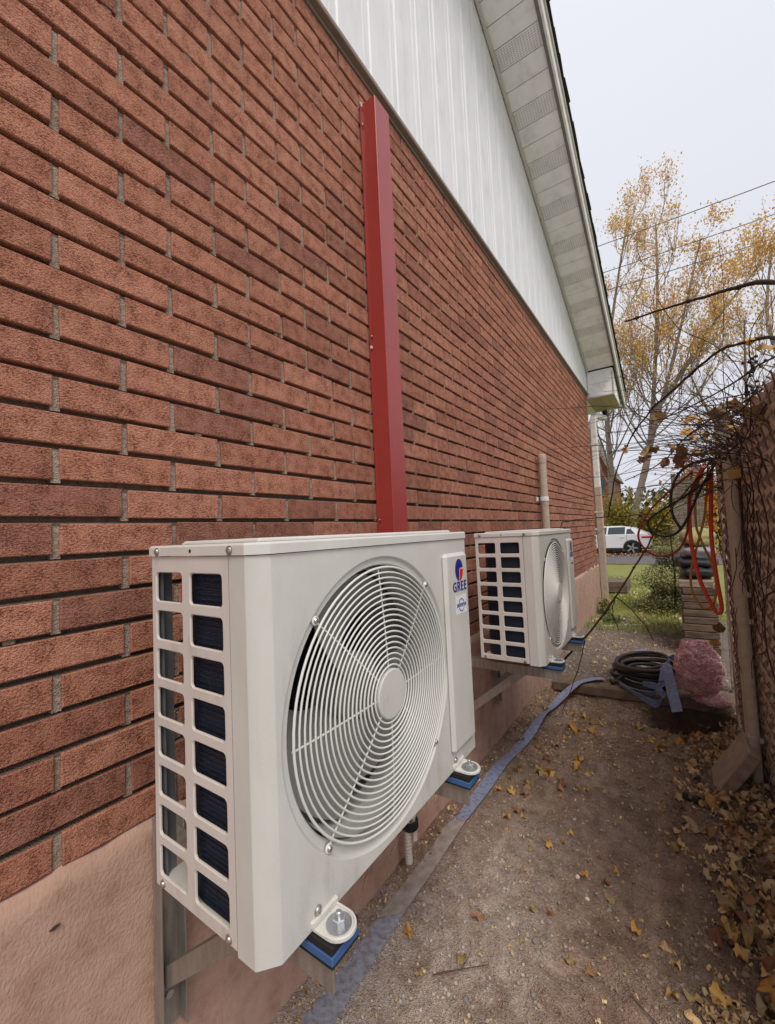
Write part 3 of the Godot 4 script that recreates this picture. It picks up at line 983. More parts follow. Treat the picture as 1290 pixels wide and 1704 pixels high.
func plate_cells(s: SurfaceTool, xs: Array, ys: Array, holes: Array, z: float, t: float) -> void:
	# xs, ys: limits of the cells; holes[i] = [x0, x1] per column; rows carry the holes [y0, y1]
	for i in xs.size() - 1:
		for j in ys.size() - 1:
			var h = holes[i][j]
			if h == null:
				quad(s, Vector3(xs[i], ys[j], z), Vector3(xs[i + 1], ys[j], z), Vector3(xs[i + 1], ys[j + 1], z), Vector3(xs[i], ys[j + 1], z), Vector3.BACK)
				continue
			var w: float = h[1] - h[0]
			var g: float = h[3] - h[2]
			var c := Vector2((h[0] + h[1]) / 2, (h[2] + h[3]) / 2)
			var ring := rounded(w, g, 0.0075, 4)
			var inner := []
			var outer := []
			for q in 4:
				var corner := Vector2([xs[i + 1], xs[i], xs[i], xs[i + 1]][q], [ys[j + 1], ys[j + 1], ys[j], ys[j]][q])
				for k in 5:
					var p: Vector2 = ring[q * 5 + k] + c
					inner.append(p)
					var first: bool = k < 2
					var along_x: bool = (q % 2 == 1) == first      # which side this half of the arc belongs to
					if k == 2: outer.append(corner)
					elif along_x: outer.append(Vector2(p.x, corner.y))
					else: outer.append(Vector2(corner.x, p.y))
			var m := inner.size()
			for k in m:
				var k2 := (k + 1) % m
				var a: Vector2 = inner[k]
				var b: Vector2 = inner[k2]
				var d: Vector2 = outer[k]
				var e: Vector2 = outer[k2]
				if (d - e).length() > 1e-6: quad(s, Vector3(a.x, a.y, z), Vector3(b.x, b.y, z), Vector3(e.x, e.y, z), Vector3(d.x, d.y, z), Vector3.BACK)
				else: tri(s, Vector3(a.x, a.y, z), Vector3(b.x, b.y, z), Vector3(e.x, e.y, z), Vector3.BACK)
				# rolled lip into the hole
				var na := (c - (a + b) / 2).normalized()
				var a2 := a + na * 0.0014
				var b2 := b + na * 0.0014
				quad(s, Vector3(a.x, a.y, z), Vector3(b.x, b.y, z), Vector3(b2.x, b2.y, z - 0.0016), Vector3(a2.x, a2.y, z - 0.0016), Vector3(na.x, na.y, 0.8))
				quad(s, Vector3(a2.x, a2.y, z - 0.0016), Vector3(b2.x, b2.y, z - 0.0016), Vector3(b2.x, b2.y, z - t), Vector3(a2.x, a2.y, z - t), Vector3(na.x, na.y, 0))

func screw_at(parent: Node, p: Vector3, n: Vector3, r := 0.005) -> void:
	var s := mb()
	var u := n.cross(Vector3.UP if absf(n.y) < 0.9 else Vector3.RIGHT).normalized()
	lathe(s, p, u, n.cross(u), n, [Vector2(r * 1.25, 0.0), Vector2(r * 1.25, 0.0008), Vector2(r, 0.0009), Vector2(r * 0.85, 0.0028), Vector2(r * 0.45, 0.0038), Vector2(0.0, 0.0040)], 14)
	bx(s, p + n * 0.004, Vector3(r * 0.9, r * 0.22, 0.0006), 0.0, Basis(u, n.cross(u), n))
	bx(s, p + n * 0.004, Vector3(r * 0.22, r * 0.9, 0.0007), 0.0, Basis(u, n.cross(u), n))
	obj("screw", s, M.screw, parent)

func make_unit(at: Vector3, label: String) -> Node3D:
	var t := thing("air_conditioner", label, "air conditioner", at, "outdoor air conditioners on the brick wall")
	var fc := Vector3(UD, 0.248, -0.268)      # centre of the fan
	var R1 := 0.2365
	var cx := 0.020
	var cz := 0.023
	# side panel with two columns of eight openings
	var s := mb()
	var xs := [0.0, 0.0953, 0.199]
	var ys := [0.006]
	var col := [[], []]
	for r in range(7, -1, -1):
		var y1 := 0.480 - 0.0587 * r
		ys.append(y1 + 0.0063)
		for c in 2:
			col[c].append([[0.0103, 0.1043][c], [0.0863, 0.1843][c], y1 - 0.0466, y1])
	ys.append(US)
	ys[8] = 0.480 + 0.0063
	for c in 2: col[c].append(null)
	plate_cells(s, xs, ys, col, 0.0, 0.0035)
	quad(s, Vector3(0, 0.006, 0), Vector3(0, US, 0), Vector3(0, US, -0.008), Vector3(0, 0.006, -0.008), Vector3.LEFT)
	quad(s, Vector3(0, 0.006, 0), Vector3(0.199, 0.006, 0), Vector3(0.199, 0.006, -0.006), Vector3(0, 0.006, -0.006), Vector3.DOWN)
	obj("side_panel", s, M.casing_side, t)
	# front panel that wraps round both corners
	s = mb()
	var zr := -(UW - 0.02)
	var prof := [Vector2(0.2005, -0.012), Vector2(0.2005, 0.0006), Vector2(UD - cx - 0.002, 0.0006), Vector2(UD - cx, 0.0), Vector2(UD - 0.0005, -cz + 0.001), Vector2(UD, -cz - 0.0015)]
	for i in 5:
		var a: Vector2 = prof[i]
		var b: Vector2 = prof[i + 1]
		s.set_smooth_group(-1 if i < 2 else 5)
		quad(s, Vector3(a.x, 0, a.y), Vector3(b.x, 0, b.y), Vector3(b.x, US, b.y), Vector3(a.x, US, a.y), Vector3(a.y - b.y, 0, b.x - a.x))
	s.set_smooth_group(-1)
	var zn := -cz - 0.0015
	var edges := []
	var seg := 96
	var angs := []
	for k in seg: angs.append(TAU * k / seg)
	for c in [Vector2(zn - fc.z, US - fc.y), Vector2(zr - fc.z, US - fc.y), Vector2(zr - fc.z, -fc.y), Vector2(zn - fc.z, -fc.y)]: angs.append(fposmod(c.angle(), TAU))
	angs.sort()
	for a in angs:
		var d := Vector2.from_angle(a)      # x = along z, y = up
		var k := 1e9
		if d.x > 1e-6: k = minf(k, (zn - fc.z) / d.x)
		if d.x < -1e-6: k = minf(k, (zr - fc.z) / d.x)
		if d.y > 1e-6: k = minf(k, (US - fc.y) / d.y)
		if d.y < -1e-6: k = minf(k, -fc.y / d.y)
		edges.append([Vector3(UD, fc.y + d.y * R1, fc.z + d.x * R1), Vector3(UD, fc.y + d.y * k, fc.z + d.x * k)])
	for i in edges.size():
		var e = edges[i]
		var f = edges[(i + 1) % edges.size()]
		quad(s, e[0], f[0], f[1], e[1], Vector3.RIGHT)
	quad(s, Vector3(UD, 0, zr), Vector3(UD - 0.02, 0, -UW), Vector3(UD - 0.02, US, -UW), Vector3(UD, US, zr), Vector3(1, 0, -1))
	quad(s, Vector3(UD - 0.02, 0, -UW), Vector3(0.02, 0, -UW), Vector3(0.02, US, -UW), Vector3(UD - 0.02, US, -UW), Vector3.FORWARD)
	# folded bottom edge
	quad(s, Vector3(UD, 0, zn), Vector3(UD, 0, zr), Vector3(UD - 0.014, 0, zr), Vector3(UD - 0.014, 0, zn), Vector3.DOWN)
	quad(s, Vector3(UD, 0, zn), Vector3(UD - cx, 0, 0), Vector3(UD - cx - 0.01, 0, -0.012), Vector3(UD - 0.014, 0, zn), Vector3.DOWN)
	quad(s, Vector3(0.2005, 0, 0), Vector3(UD - cx, 0, 0), Vector3(UD - cx - 0.01, 0, -0.012), Vector3(0.2005, 0, -0.012), Vector3.DOWN)
	# step and dish round the fan
	lathe(s, fc, Vector3(0, 0, 1), Vector3(0, 1, 0), Vector3(1, 0, 0), [Vector2(R1, 0), Vector2(R1 - 0.0012, -0.0008), Vector2(R1 - 0.004, -0.0052), Vector2(R1 - 0.006, -0.006)], 96, true, 11)
	lathe(s, fc, Vector3(0, 0, 1), Vector3(0, 1, 0), Vector3(1, 0, 0), [Vector2(R1 - 0.006, -0.006), Vector2(0.2225, -0.006)], 96, true, 30)
	lathe(s, fc, Vector3(0, 0, 1), Vector3(0, 1, 0), Vector3(1, 0, 0), [Vector2(0.2225, -0.006), Vector2(0.2205, -0.008), Vector2(0.2195, -0.014), Vector2(0.2195, -0.05)], 96, true, 40)
	obj("front_panel", s, M.casing, t)
	# shroud, fan, motor, dark inside
	s = mb()
	lathe(s, fc, Vector3(0, 0, 1), Vector3(0, 1, 0), Vector3(1, 0, 0), [Vector2(0.216, -0.02), Vector2(0.212, -0.07), Vector2(0.218, -0.10), Vector2(0.236, -0.115)], 72, true)
	obj("fan_shroud", s, M.casing, t)
	s = mb()
	var hub := fc + Vector3(-0.075, 0, 0)
	lathe(s, hub, Vector3(0, 0, 1), Vector3(0, 1, 0), Vector3(1, 0, 0), [Vector2(0.06, -0.05), Vector2(0.06, 0.012), Vector2(0.05, 0.02), Vector2(0.0, 0.024)], 32)
	for b in 3:
		var nr := 8
		var na := 12
		var P := []
		for i in nr + 1:
			var row := []
			var r := lerpf(0.055, 0.203, float(i) / nr)
			for k in na + 1:
				var f := float(k) / na
				var sweep := lerpf(1.05, 1.65, float(i) / nr)
				var a := 0.55 + b * TAU / 3 + f * sweep + 0.35 * float(i) / nr
				var x := lerpf(0.030, -0.045, f) * lerpf(1.0, 0.75, float(i) / nr) + 0.010 * sin(f * PI)
				row.append(hub + Vector3(x, sin(a) * r, cos(a) * r))
			P.append(row)
		s.set_smooth_group(60 + b)
		for i in nr:
			for k in na:
				quad(s, P[i][k], P[i][k + 1], P[i + 1][k + 1], P[i + 1][k], Vector3(1, 0, 0))
		s.set_smooth_group(80 + b)
		for i in nr:
			for k in na:
				var d := Vector3(-0.003, 0, 0)
				quad(s, P[i][k] + d, P[i][k + 1] + d, P[i + 1][k + 1] + d, P[i + 1][k] + d, Vector3(-1, 0, 0))
		s.set_smooth_group(-1)
	obj("fan", s, M.blade, t)
	s = mb()
	lathe(s, fc + Vector3(-0.20, 0, 0), Vector3(0, 0, 1), Vector3(0, 1, 0), Vector3(1, 0, 0), [Vector2(0.0, 0.0), Vector2(0.05, 0.0), Vector2(0.05, 0.06), Vector2(0.03, 0.068), Vector2(0.008, 0.07), Vector2(0.008, 0.10)], 24)
	bl(s, Vector3(0.05, 0.01, fc.z - 0.05), Vector3(0.075, US, fc.z - 0.02), 0.003)
	bl(s, Vector3(0.05, 0.01, fc.z + 0.02), Vector3(0.075, US, fc.z + 0.05), 0.003)
	obj("motor", s, M.motor, t)
	# finned coil: a short leg at the near side and a long one along the back
	s = mb()
	bl(s, Vector3(0.100, 0.014, -0.034), Vector3(0.200, US - 0.004, -0.013))
	for k in 62: bl(s, Vector3(0.1005, 0.018 + k * 0.0078, -0.0131), Vector3(0.1995, 0.0205 + k * 0.0078, -0.0118))
	bl(s, Vector3(0.006, 0.014, -UW + 0.16), Vector3(0.03, US - 0.004, -0.112))
	for i in 6:
		var a0 := PI / 2 * i / 6.0
		var a1 := PI / 2 * (i + 1) / 6.0
		var c := Vector3(0.104, 0, -0.112)
		for q in [[0.099, 1.0], [0.078, -1.0]]:
			var r: float = q[0]
			quad(s, c + Vector3(-sin(a0) * r, 0.014, cos(a0) * r), c + Vector3(-sin(a1) * r, 0.014, cos(a1) * r), c + Vector3(-sin(a1) * r, US - 0.004, cos(a1) * r), c + Vector3(-sin(a0) * r, US - 0.004, cos(a0) * r), Vector3(-sin(a0), 0, cos(a0)) * q[1])
	obj("coil", s, M.coil, t)
	# partition between fan and compressor, and the closed back beside it
	s = mb()
	bl(s, Vector3(0.012, 0.013, -UW + 0.142), Vector3(UD - 0.03, US - 0.004, -UW + 0.146))
	bl(s, Vector3(0.0, 0.006, -UW), Vector3(0.004, US, -UW + 0.16))
	bl(s, Vector3(0.004, 0.006, -UW + 0.0), Vector3(0.02, US, -UW + 0.003))
	obj("back_panel", s, M.casing, t)
	s = mb()
	bl(s, Vector3(0.0, 0.012, -0.030), Vector3(0.0025, US, -0.0085))
	bl(s, Vector3(0.0026, 0.012, -0.0115), Vector3(0.012, US, -0.009))
	obj("corner_post", s, M.galvanised, t)
	s = mb()
	bl(s, Vector3(0.0, 0.004, -UW + 0.004), Vector3(UD - 0.022, 0.012, -0.0085), 0.002)
	obj("base_pan", s, M.casing, t)
	# lid with pressed top
	s = mb()
	var lidp := PackedVector2Array([Vector2(-0.003, 0.003), Vector2(UD - cx + 0.001, 0.003), Vector2(UD + 0.003, -cz + 0.002), Vector2(UD + 0.003, zr), Vector2(UD - 0.018, -UW - 0.003), Vector2(-0.003, -UW - 0.003)])
	prism(s, lidp, Vector3(0, US + 0.0012, 0), Vector3(1, 0, 0), Vector3(0, 0, 1), Vector3(0, 1, 0), UH - US - 0.0042, true)
	var top := Geometry2D.offset_polygon(lidp, -0.003)[0]
	var y1 := UH - 0.003
	for i in lidp.size():
		var best := 0
		for k in top.size():
			if top[k].distance_to(lidp[i]) < top[best].distance_to(lidp[i]): best = k
		var i2 := (i + 1) % lidp.size()
		var best2 := 0
		for k in top.size():
			if top[k].distance_to(lidp[i2]) < top[best2].distance_to(lidp[i2]): best2 = k
		var n2: Vector2 = (lidp[i] + lidp[i2]) / 2 - Vector2(UD / 2, -UW / 2)
		quad(s, Vector3(lidp[i].x, y1, lidp[i].y), Vector3(lidp[i2].x, y1, lidp[i2].y), Vector3(top[best2].x, UH, top[best2].y), Vector3(top[best].x, UH, top[best].y), Vector3(n2.x, 0.2, n2.y))
	prism(s, top, Vector3(0, y1 + 0.0002, 0), Vector3(1, 0, 0), Vector3(0, 0, 1), Vector3(0, 1, 0), 0.0028, false)
	bl(s, Vector3(0.03, UH - 0.002, -UW + 0.03), Vector3(UD - 0.03, UH + 0.0055, -0.03), 0.005)
	obj("lid", s, M.lid, t)
	for p in [[0.022, 0.511], [0.207, 0.511]]: screw_at(t, Vector3(p[0], p[1], 0.0032), Vector3.BACK)
	for p in [[0.019, 0.0165], [0.182, 0.0165]]: screw_at(t, Vector3(p[0], p[1] - 0.004, 0.0003), Vector3.BACK)
	s = mb()
	lathe(s, Vector3(0.114, 0.511, 0.0031), Vector3.RIGHT, Vector3.UP, Vector3.BACK, [Vector2(0.0028, 0.0), Vector2(0.0028, 0.0004), Vector2(0.0, 0.0004)], 12)
	obj("screw_hole", s, M.dark, t)
	# wire guard
	var g := Node3D.new()
	g.name = "fan_guard"
	t.add_child(g)
	g.position = fc
	s = mb()
	lathe(s, Vector3.ZERO, Vector3(0, 0, 1), Vector3(0, 1, 0), Vector3(1, 0, 0), [Vector2(0.0415, 0.004), Vector2(0.0415, 0.0125), Vector2(0.0395, 0.0138), Vector2(0.0, 0.0142)], 40)
	obj("hub_disc", s, M.casing, g)
	var nring := 19
	for i in nring:
		var r := lerpf(0.0475, 0.2165, float(i) / (nring - 1))
		s = mb()
		torus(s, Vector3(guard_x(r), 0, 0), Vector3(0, 0, 1), Vector3(0, 1, 0), r, 0.00165 if i < nring - 1 else 0.0021, 72, 6)
		obj("ring", s, M.wire, g)
	for i in 8:
		var a := deg_to_rad(-2.0 + 45.0 * i)
		var eye := i % 2 == 1
		var dir := Vector3(0, sin(a), cos(a))
		var pts := []
		for k in 9:
			var r := lerpf(0.036, 0.2165, k / 8.0)
			pts.append(dir * r + Vector3(guard_x(r) - 0.0032, 0, 0))
		if eye: pts.append(dir * 0.2225 + Vector3(-0.002, 0, 0))
		s = mb()
		tube(s, pts, 0.0016, 0.0016, 6)
		if eye: torus(s, dir * 0.2275 + Vector3(-0.0015, 0, 0), dir, Vector3(1, 0, 0).cross(dir), 0.0052, 0.0019, 16, 6)
		obj("spoke", s, M.wire, g)
		if eye:
			s = mb()
			lathe(s, dir * 0.2275 + Vector3(-0.0045, 0, 0), dir, Vector3(1, 0, 0).cross(dir), Vector3(1, 0, 0), [Vector2(0.0048, 0.0), Vector2(0.0048, 0.005), Vector2(0.003, 0.0075), Vector2(0.0, 0.008)], 12)
			obj("guard_screw", s, M.screw, g)
	# raised cover strip with emblem and stickers
	s = mb()
	bl(s, Vector3(UD - 0.004, 0.038, -0.613), Vector3(UD + 0.011, 0.472, -0.497), 0.0075)
	var vc := obj("valve_cover", s, M.casing, t)
	var face := UD + 0.0112
	var ec := Vector3(face, 0.432, -0.563)
	var U := Vector3(0, 0, -1)
	var a := 0.0205
	var b := 0.0255
	var blue := PackedVector2Array()
	for k in 29:
		var an := deg_to_rad(lerpf(12.0, 258.0, k / 28.0))
		blue.append(Vector2(cos(an) * a, sin(an) * b))
	blue.append(Vector2(-0.07 * a, -0.62 * b))
	blue.append(Vector2(-0.02 * a, -0.12 * b))
	blue.append(Vector2(0.12 * a, 0.16 * b))
	s = mb()
	prism(s, blue, ec, U, Vector3.UP, Vector3.RIGHT, 0.0006, false)
	obj("emblem_blue", s, M.logo_blue, vc)
	var red := PackedVector2Array([Vector2(0.30 * a, 0.06 * b), Vector2(0.99 * a, 0.02 * b)])
	for k in 15:
		var an := deg_to_rad(lerpf(-6.0, -92.0, k / 14.0))
		red.append(Vector2(cos(an) * a, sin(an) * b))
	red.append(Vector2(0.10 * a, -0.70 * b))
	red.append(Vector2(0.16 * a, -0.20 * b))
	s = mb()
	prism(s, red, ec, U, Vector3.UP, Vector3.RIGHT, 0.0006, false)
	obj("emblem_red", s, M.logo_red, vc)
	var turn := Basis(Vector3.UP, PI / 2)
	var tm := TextMesh.new()
	tm.text = "GREE"
	var font := SystemFont.new()
	font.font_names = PackedStringArray(["Droid Sans"])
	font.font_weight = 700
	font.font_italic = true
	tm.font = font
	tm.font_size = 32
	tm.pixel_size = 0.00095
	tm.depth = 0.0006
	hang("lettering", tm, M.logo_blue, vc, Transform3D(turn.scaled(Vector3(1, 1.0, 1)), Vector3(face + 0.0002, 0.394, -0.563)))
	s = mb()
	prism(s, rounded(0.058, 0.042, 0.003), Vector3(face, 0.352, -0.566), U, Vector3.UP, Vector3.RIGHT, 0.0005, false)
	var st := obj("sticker", s, M.sticker, vc)
	var tm2 := TextMesh.new()
	tm2.text = "INVERTER"
	tm2.font = font
	tm2.font_size = 32
	tm2.pixel_size = 0.00033
	tm2.depth = 0.0004
	hang("lettering", tm2, M.logo_blue, st, Transform3D(turn, Vector3(face + 0.0009, 0.351, -0.566)))
	for q in [[25.0, 165.0, M.logo_blue], [205.0, 300.0, M.logo_blue], [300.0, 345.0, M.sticker_green]]:
		var arc := PackedVector2Array()
		for k in 13: arc.append(Vector2.from_angle(deg_to_rad(lerpf(q[0], q[1], k / 12.0))) * Vector2(0.0155, 0.0148))
		for k in 13: arc.append(Vector2.from_angle(deg_to_rad(lerpf(q[1], q[0], k / 12.0))) * Vector2(0.0134, 0.0130))
		s = mb()
		prism(s, arc, Vector3(face + 0.0006, 0.351, -0.566), U, Vector3.UP, Vector3.RIGHT, 0.0004, false)
		obj("sticker_arc", s, q[2], st)
	# feet: pressed tabs with a bolt
	for z in [-0.098, -0.53]:
		s = mb()
		var foot := PackedVector2Array([Vector2(-0.03, 0.024), Vector2(-0.03, -0.024)])
		for k in 13: foot.append(Vector2(0.027, 0.0) + Vector2.from_angle(lerpf(-PI / 2, PI / 2, k / 12.0)) * 0.024)
		prism(s, foot, Vector3(UD, 0.0008, z), Vector3(1, 0, 0), Vector3(0, 0, 1), Vector3(0, 1, 0), 0.003)
		var rim := []
		for k in range(1, foot.size()): rim.append(Vector3(UD + foot[k].x - 0.002, 0.0042, z + foot[k].y * 0.93))
		tube(s, rim, 0.002, 0.002, 6)
		bl(s, Vector3(UD - 0.002, 0.003, z - 0.026), Vector3(UD + 0.004, 0.013, z + 0.026), 0.002)
		var ft := obj("foot", s, M.lid, t)
		s = mb()
		var c := Vector3(UD + 0.027, 0.0042, z)
		lathe(s, c, Vector3.RIGHT, Vector3.BACK, Vector3.UP, [Vector2(0.0175, 0.0), Vector2(0.0175, 0.0018), Vector2(0.0, 0.0018)], 24)
		lathe(s, c, Vector3.RIGHT, Vector3.BACK, Vector3.UP, [Vector2(0.0095, 0.0018), Vector2(0.0095, 0.008), Vector2(0.0075, 0.009), Vector2(0.0, 0.009)], 6, false, -1)
		lathe(s, c, Vector3.RIGHT, Vector3.BACK, Vector3.UP, [Vector2(0.0042, 0.009), Vector2(0.0042, 0.016), Vector2(0.003, 0.017), Vector2(0.0, 0.017)], 12)
		obj("bolt", s, M.zinc, ft)
		screw_at(t, Vector3(UD + 0.0002, 0.018, z + 0.012), Vector3.RIGHT, 0.0055)
	return t

func guard_x(r: float) -> float:
	return 0.0095 * (1.0 - pow(r / 0.2165, 2.0)) + 0.001

func make_bracket(at: Vector3, reach: float, label: String) -> Node3D:
	# at: middle of the bracket on the wall, y = underside of the pad
	var t := thing("wall_bracket", label, "wall bracket", at, "aluminium wall brackets under the air conditioners")
	var s := mb()
	bl(s, Vector3(0.008, -0.36, -0.024), Vector3(0.0115, 0.035, 0.024), 0.0008)
	bl(s, Vector3(0.0115, -0.36, 0.0205), Vector3(0.037, 0.035, 0.024), 0.0008)
	bl(s, Vector3(0.0115, -0.36, -0.024), Vector3(0.037, 0.035, -0.0205), 0.0008)
	obj("channel", s, M.alu, t)
	s = mb()
	bl(s, Vector3(0.012, -0.037, 0.0165), Vector3(reach, 0.0, 0.020), 0.0008)
	bl(s, Vector3(0.012, -0.0035, -0.020), Vector3(reach, 0.0, 0.0165), 0.0008)
	obj("arm", s, M.alu, t)
	s = mb()
	bar(s, Vector3(0.018, -0.262, 0.012), Vector3(0.315, -0.022, 0.012), 0.003, 0.032, Vector3(0, 0, 1), 0.0008)
	bar(s, Vector3(0.010, -0.252, 0.0), Vector3(0.305, -0.013, 0.0), 0.026, 0.003, Vector3(0, 0, 1), 0.0008)
	obj("brace", s, M.alu, t)
	for q in [[0.0, 0.003, M.pad_black], [0.0032, 0.016, M.pad_blue], [0.0162, 0.0285, M.pad_black]]:
		s = mb()
		bl(s, Vector3(0.39, q[0] + 0.0005, -0.028), Vector3(reach + 0.006, q[1], 0.027), 0.0015)
		if q[0] > 0.015:
			for k in 4: bl(s, Vector3(0.39, 0.0285, -0.0265 + k * 0.014), Vector3(reach + 0.0055, 0.0297, -0.019 + k * 0.014))
		obj("rubber_pad", s, q[2], t)
	s = mb()
	for y in [0.016, -0.30]:
		lathe(s, Vector3(0.0115, y, 0.0), Vector3(0, 0, 1), Vector3(0, 1, 0), Vector3(1, 0, 0), [Vector2(0.008, 0.0), Vector2(0.008, 0.006), Vector2(0.0, 0.006)], 6, false, -1)
	obj("anchor_bolt", s, M.zinc, t)
	return t

func build_units() -> void:
	var u := make_unit(Vector3(0.1747, 0.627, -0.3366), "nearer pale grey outdoor air conditioner, its top in front of the red duct cover")
	var v := u.duplicate()
	v.name = numbered("air_conditioner", self)
	add_child(v)
	v.position = Vector3(0.1635, 0.614, -1.6633)
	v.set_meta("label", "farther pale grey outdoor air conditioner, next to the tan service pipe")
	var names := ["aluminium wall bracket under the near corner of the nearer air conditioner", "aluminium wall bracket under the far end of the nearer air conditioner", "aluminium wall bracket under the near corner of the farther air conditioner", "aluminium wall bracket under the far end of the farther air conditioner"]
	var b0 := make_bracket(Vector3(0, 0.5975, -0.4346), 0.462, names[0])
	var spots := [Vector3(0, 0.5975, -0.8666), Vector3(-0.002, 0.5845, -1.7613), Vector3(-0.002, 0.5845, -2.1933)]
	for i in 3:
		var b := b0.duplicate()
		b.name = numbered("wall_bracket", self)
		add_child(b)
		b.position = spots[i]
		b.set_meta("label", names[i + 1])

# ---------------------------------------------------------------- fence and gate
func slat_mesh(h: float, w: float, ph: float) -> ArrayMesh:
	# a woven slat: bulges between the wires like overlapping scales
	var s := mb()
	s.set_smooth_group(1)
	var n := int(h / 0.0075)
	var prev := []
	for j in n + 1:
		var y := h * j / n
		var row := []
		for k in 7:
			var f := k / 3.0 - 1.0
			var q := fposmod(y / 0.056 + ph + 0.30 * (1.0 - f * f), 1.0)
			row.append(Vector3(-0.015 * (1.0 - f * f * 0.85) * pow(q, 0.7) * (1.0 if q < 0.86 else (1.0 - q) / 0.14), y, f * w))
		if j:
			for k in 6: quad(s, prev[k], prev[k + 1], row[k + 1], row[k], Vector3.LEFT)
		prev = row
	s.set_smooth_group(-1)
	quad(s, Vector3(0.0025, 0, -w), Vector3(0.0025, 0, w), Vector3(0.0025, h, w), Vector3(0.0025, h, -w), Vector3.RIGHT)
	return done(s)

func fabric(t: Node3D, z0: float, z1: float, y0: float, y1: float) -> void:
	# chain link wires woven round upright slats, in the plane x = 0 of t
	var pitch := 0.056
	var n := int(absf(z1 - z0) / pitch)
	var shapes := [slat_mesh(y1 - y0 - 0.01, pitch * 0.47, 0.0), slat_mesh(y1 - y0 - 0.01, pitch * 0.47, 0.5)]
	for i in n:
		var zc := z0 - pitch * (i + 0.5)
		hang("slat", shapes[i % 2], M.fence_slat, t, Transform3D(Basis(Vector3.UP, rng.randf_range(-0.06, 0.06)), Vector3(0, y0 + rng.randf_range(-0.004, 0.004), zc)))
		var s := mb()
		var pts := []
		var m := int((y1 - y0) / 0.028)
		for k in m + 1:
			var y := y0 + (y1 - y0) * k / m
			var ph := k % 4
			var dz: float = [0.0, 1.0, 0.0, -1.0][ph] * pitch * 0.53
			if i % 2: dz = -dz
			pts.append(Vector3(-0.016 if ph % 2 == 0 else -0.004, y, zc + dz))
		tube(s, smooth(pts, 2), 0.0030, 0.0030, 5, false)
		obj("wire", s, M.fence, t)

func build_fence() -> void:
	var t := thing("chain_link_fence", "tall brown chain link fence filled with upright brown slats along the right of the yard", "fence", Vector3(1.118, 0, -1.4))
	fabric(t, 0.42, -1.45, 0.03, 1.545)
	var s := mb()
	tube(s, [Vector3(0.018, 1.53, 0.44), Vector3(0.018, 1.53, -1.45)], 0.017, 0.017, 12)
	obj("top_rail", s, M.post, t)
	var p := Vector3(-0.044, 0, -0.895)
	s = mb()
	lathe(s, p, Vector3.RIGHT, Vector3.BACK, Vector3.UP, [Vector2(0.0185, -0.2), Vector2(0.0185, 1.42)], 20)
	lathe(s, p, Vector3.RIGHT, Vector3.BACK, Vector3.UP, [Vector2(0.021, 1.405), Vector2(0.0215, 1.425), Vector2(0.017, 1.445), Vector2(0.0, 1.452)], 20)
	obj("post", s, M.post, t)
	for y in [0.24, 0.72, 0.83, 1.33]:
		s = mb()
		lathe(s, p + Vector3(0, y, 0), Vector3.RIGHT, Vector3.BACK, Vector3.UP, [Vector2(0.0187, -0.012), Vector2(0.0212, -0.010), Vector2(0.0212, 0.010), Vector2(0.0187, 0.012)], 20)
		bl(s, p + Vector3(0.014, y - 0.01, 0.01), p + Vector3(0.028, y + 0.01, 0.016), 0.001)
		obj("tension_band", s, M.post, t)
	s = mb()
	for y in [0.243, 0.25, 0.262]: torus(s, p + Vector3(0, y, 0), Vector3(1, 0.1, 0).normalized(), Vector3(0, 0.05, 1).normalized(), 0.0225, 0.0009, 24, 4)
	tube(s, smooth([p + Vector3(0.02, 0.25, 0.01), p + Vector3(0.04, 0.27, 0.03), p + Vector3(0.06, 0.24, 0.05)], 4), 0.0009, 0.0009, 4)
	obj("tie_wire", s, M.zinc, t)
	# gate leaf beyond the post
	t = thing("chain_link_gate", "narrow brown chain link gate with slats hung beyond the fence post", "gate", Vector3(1.076, 0, -2.35))
	t.rotation.y = -0.035
	fabric(t, -0.02, -0.70, 0.06, 1.42)
	s = mb()
	tube(s, smooth([Vector3(-0.012, 1.42, -0.012), Vector3(-0.012, 0.12, -0.012), Vector3(-0.012, 0.055, -0.07), Vector3(-0.012, 0.055, -0.66), Vector3(-0.012, 0.12, -0.715), Vector3(-0.012, 1.34, -0.715), Vector3(-0.012, 1.42, -0.66), Vector3(-0.012, 1.42, -0.012)], 6), 0.0135, 0.0135, 10)
	obj("frame", s, M.post, t)
	s = mb()
	for y in [0.09, 0.25]:
		for k in 3: torus(s, Vector3(-0.012, y + k * 0.006, -0.715), Vector3(1, 0.15, 0).normalized(), Vector3(0, 0, 1), 0.0155, 0.0016, 16, 4)
	obj("wire_tie", s, M.post, t)

# ribbon with thickness: centres and half width vectors
func ribbon(s: SurfaceTool, pts: Array, sides: Array, per: int, thick := 0.0016) -> void:
	var P := smooth(pts, per)
	var S := smooth(sides, per)
	s.set_smooth_group(3)
	var prev := []
	for i in P.size():
		var d: Vector3 = (P[min(i + 1, P.size() - 1)] - P[max(i - 1, 0)]).normalized()
		var n: Vector3 = d.cross(S[i]).normalized()
		if n.y < 0.0: n = -n
		var row := [P[i] - S[i] + n * 0.0, P[i] + n * 0.0012, P[i] + S[i], n]
		if i:
			for k in 2:
				s.set_smooth_group(3)
				quad(s, prev[k], prev[k + 1], row[k + 1], row[k], n)
				s.set_smooth_group(4)
				quad(s, prev[k] - prev[3] * thick, prev[k + 1] - prev[3] * thick, row[k + 1] - n * thick, row[k] - n * thick, -n)
			s.set_smooth_group(-1)
			quad(s, prev[0], row[0], row[0] - n * thick, prev[0] - prev[3] * thick, -S[i])
			quad(s, prev[2], row[2], row[2] - n * thick, prev[2] - prev[3] * thick, S[i])
		prev = row
	s.set_smooth_group(-1)

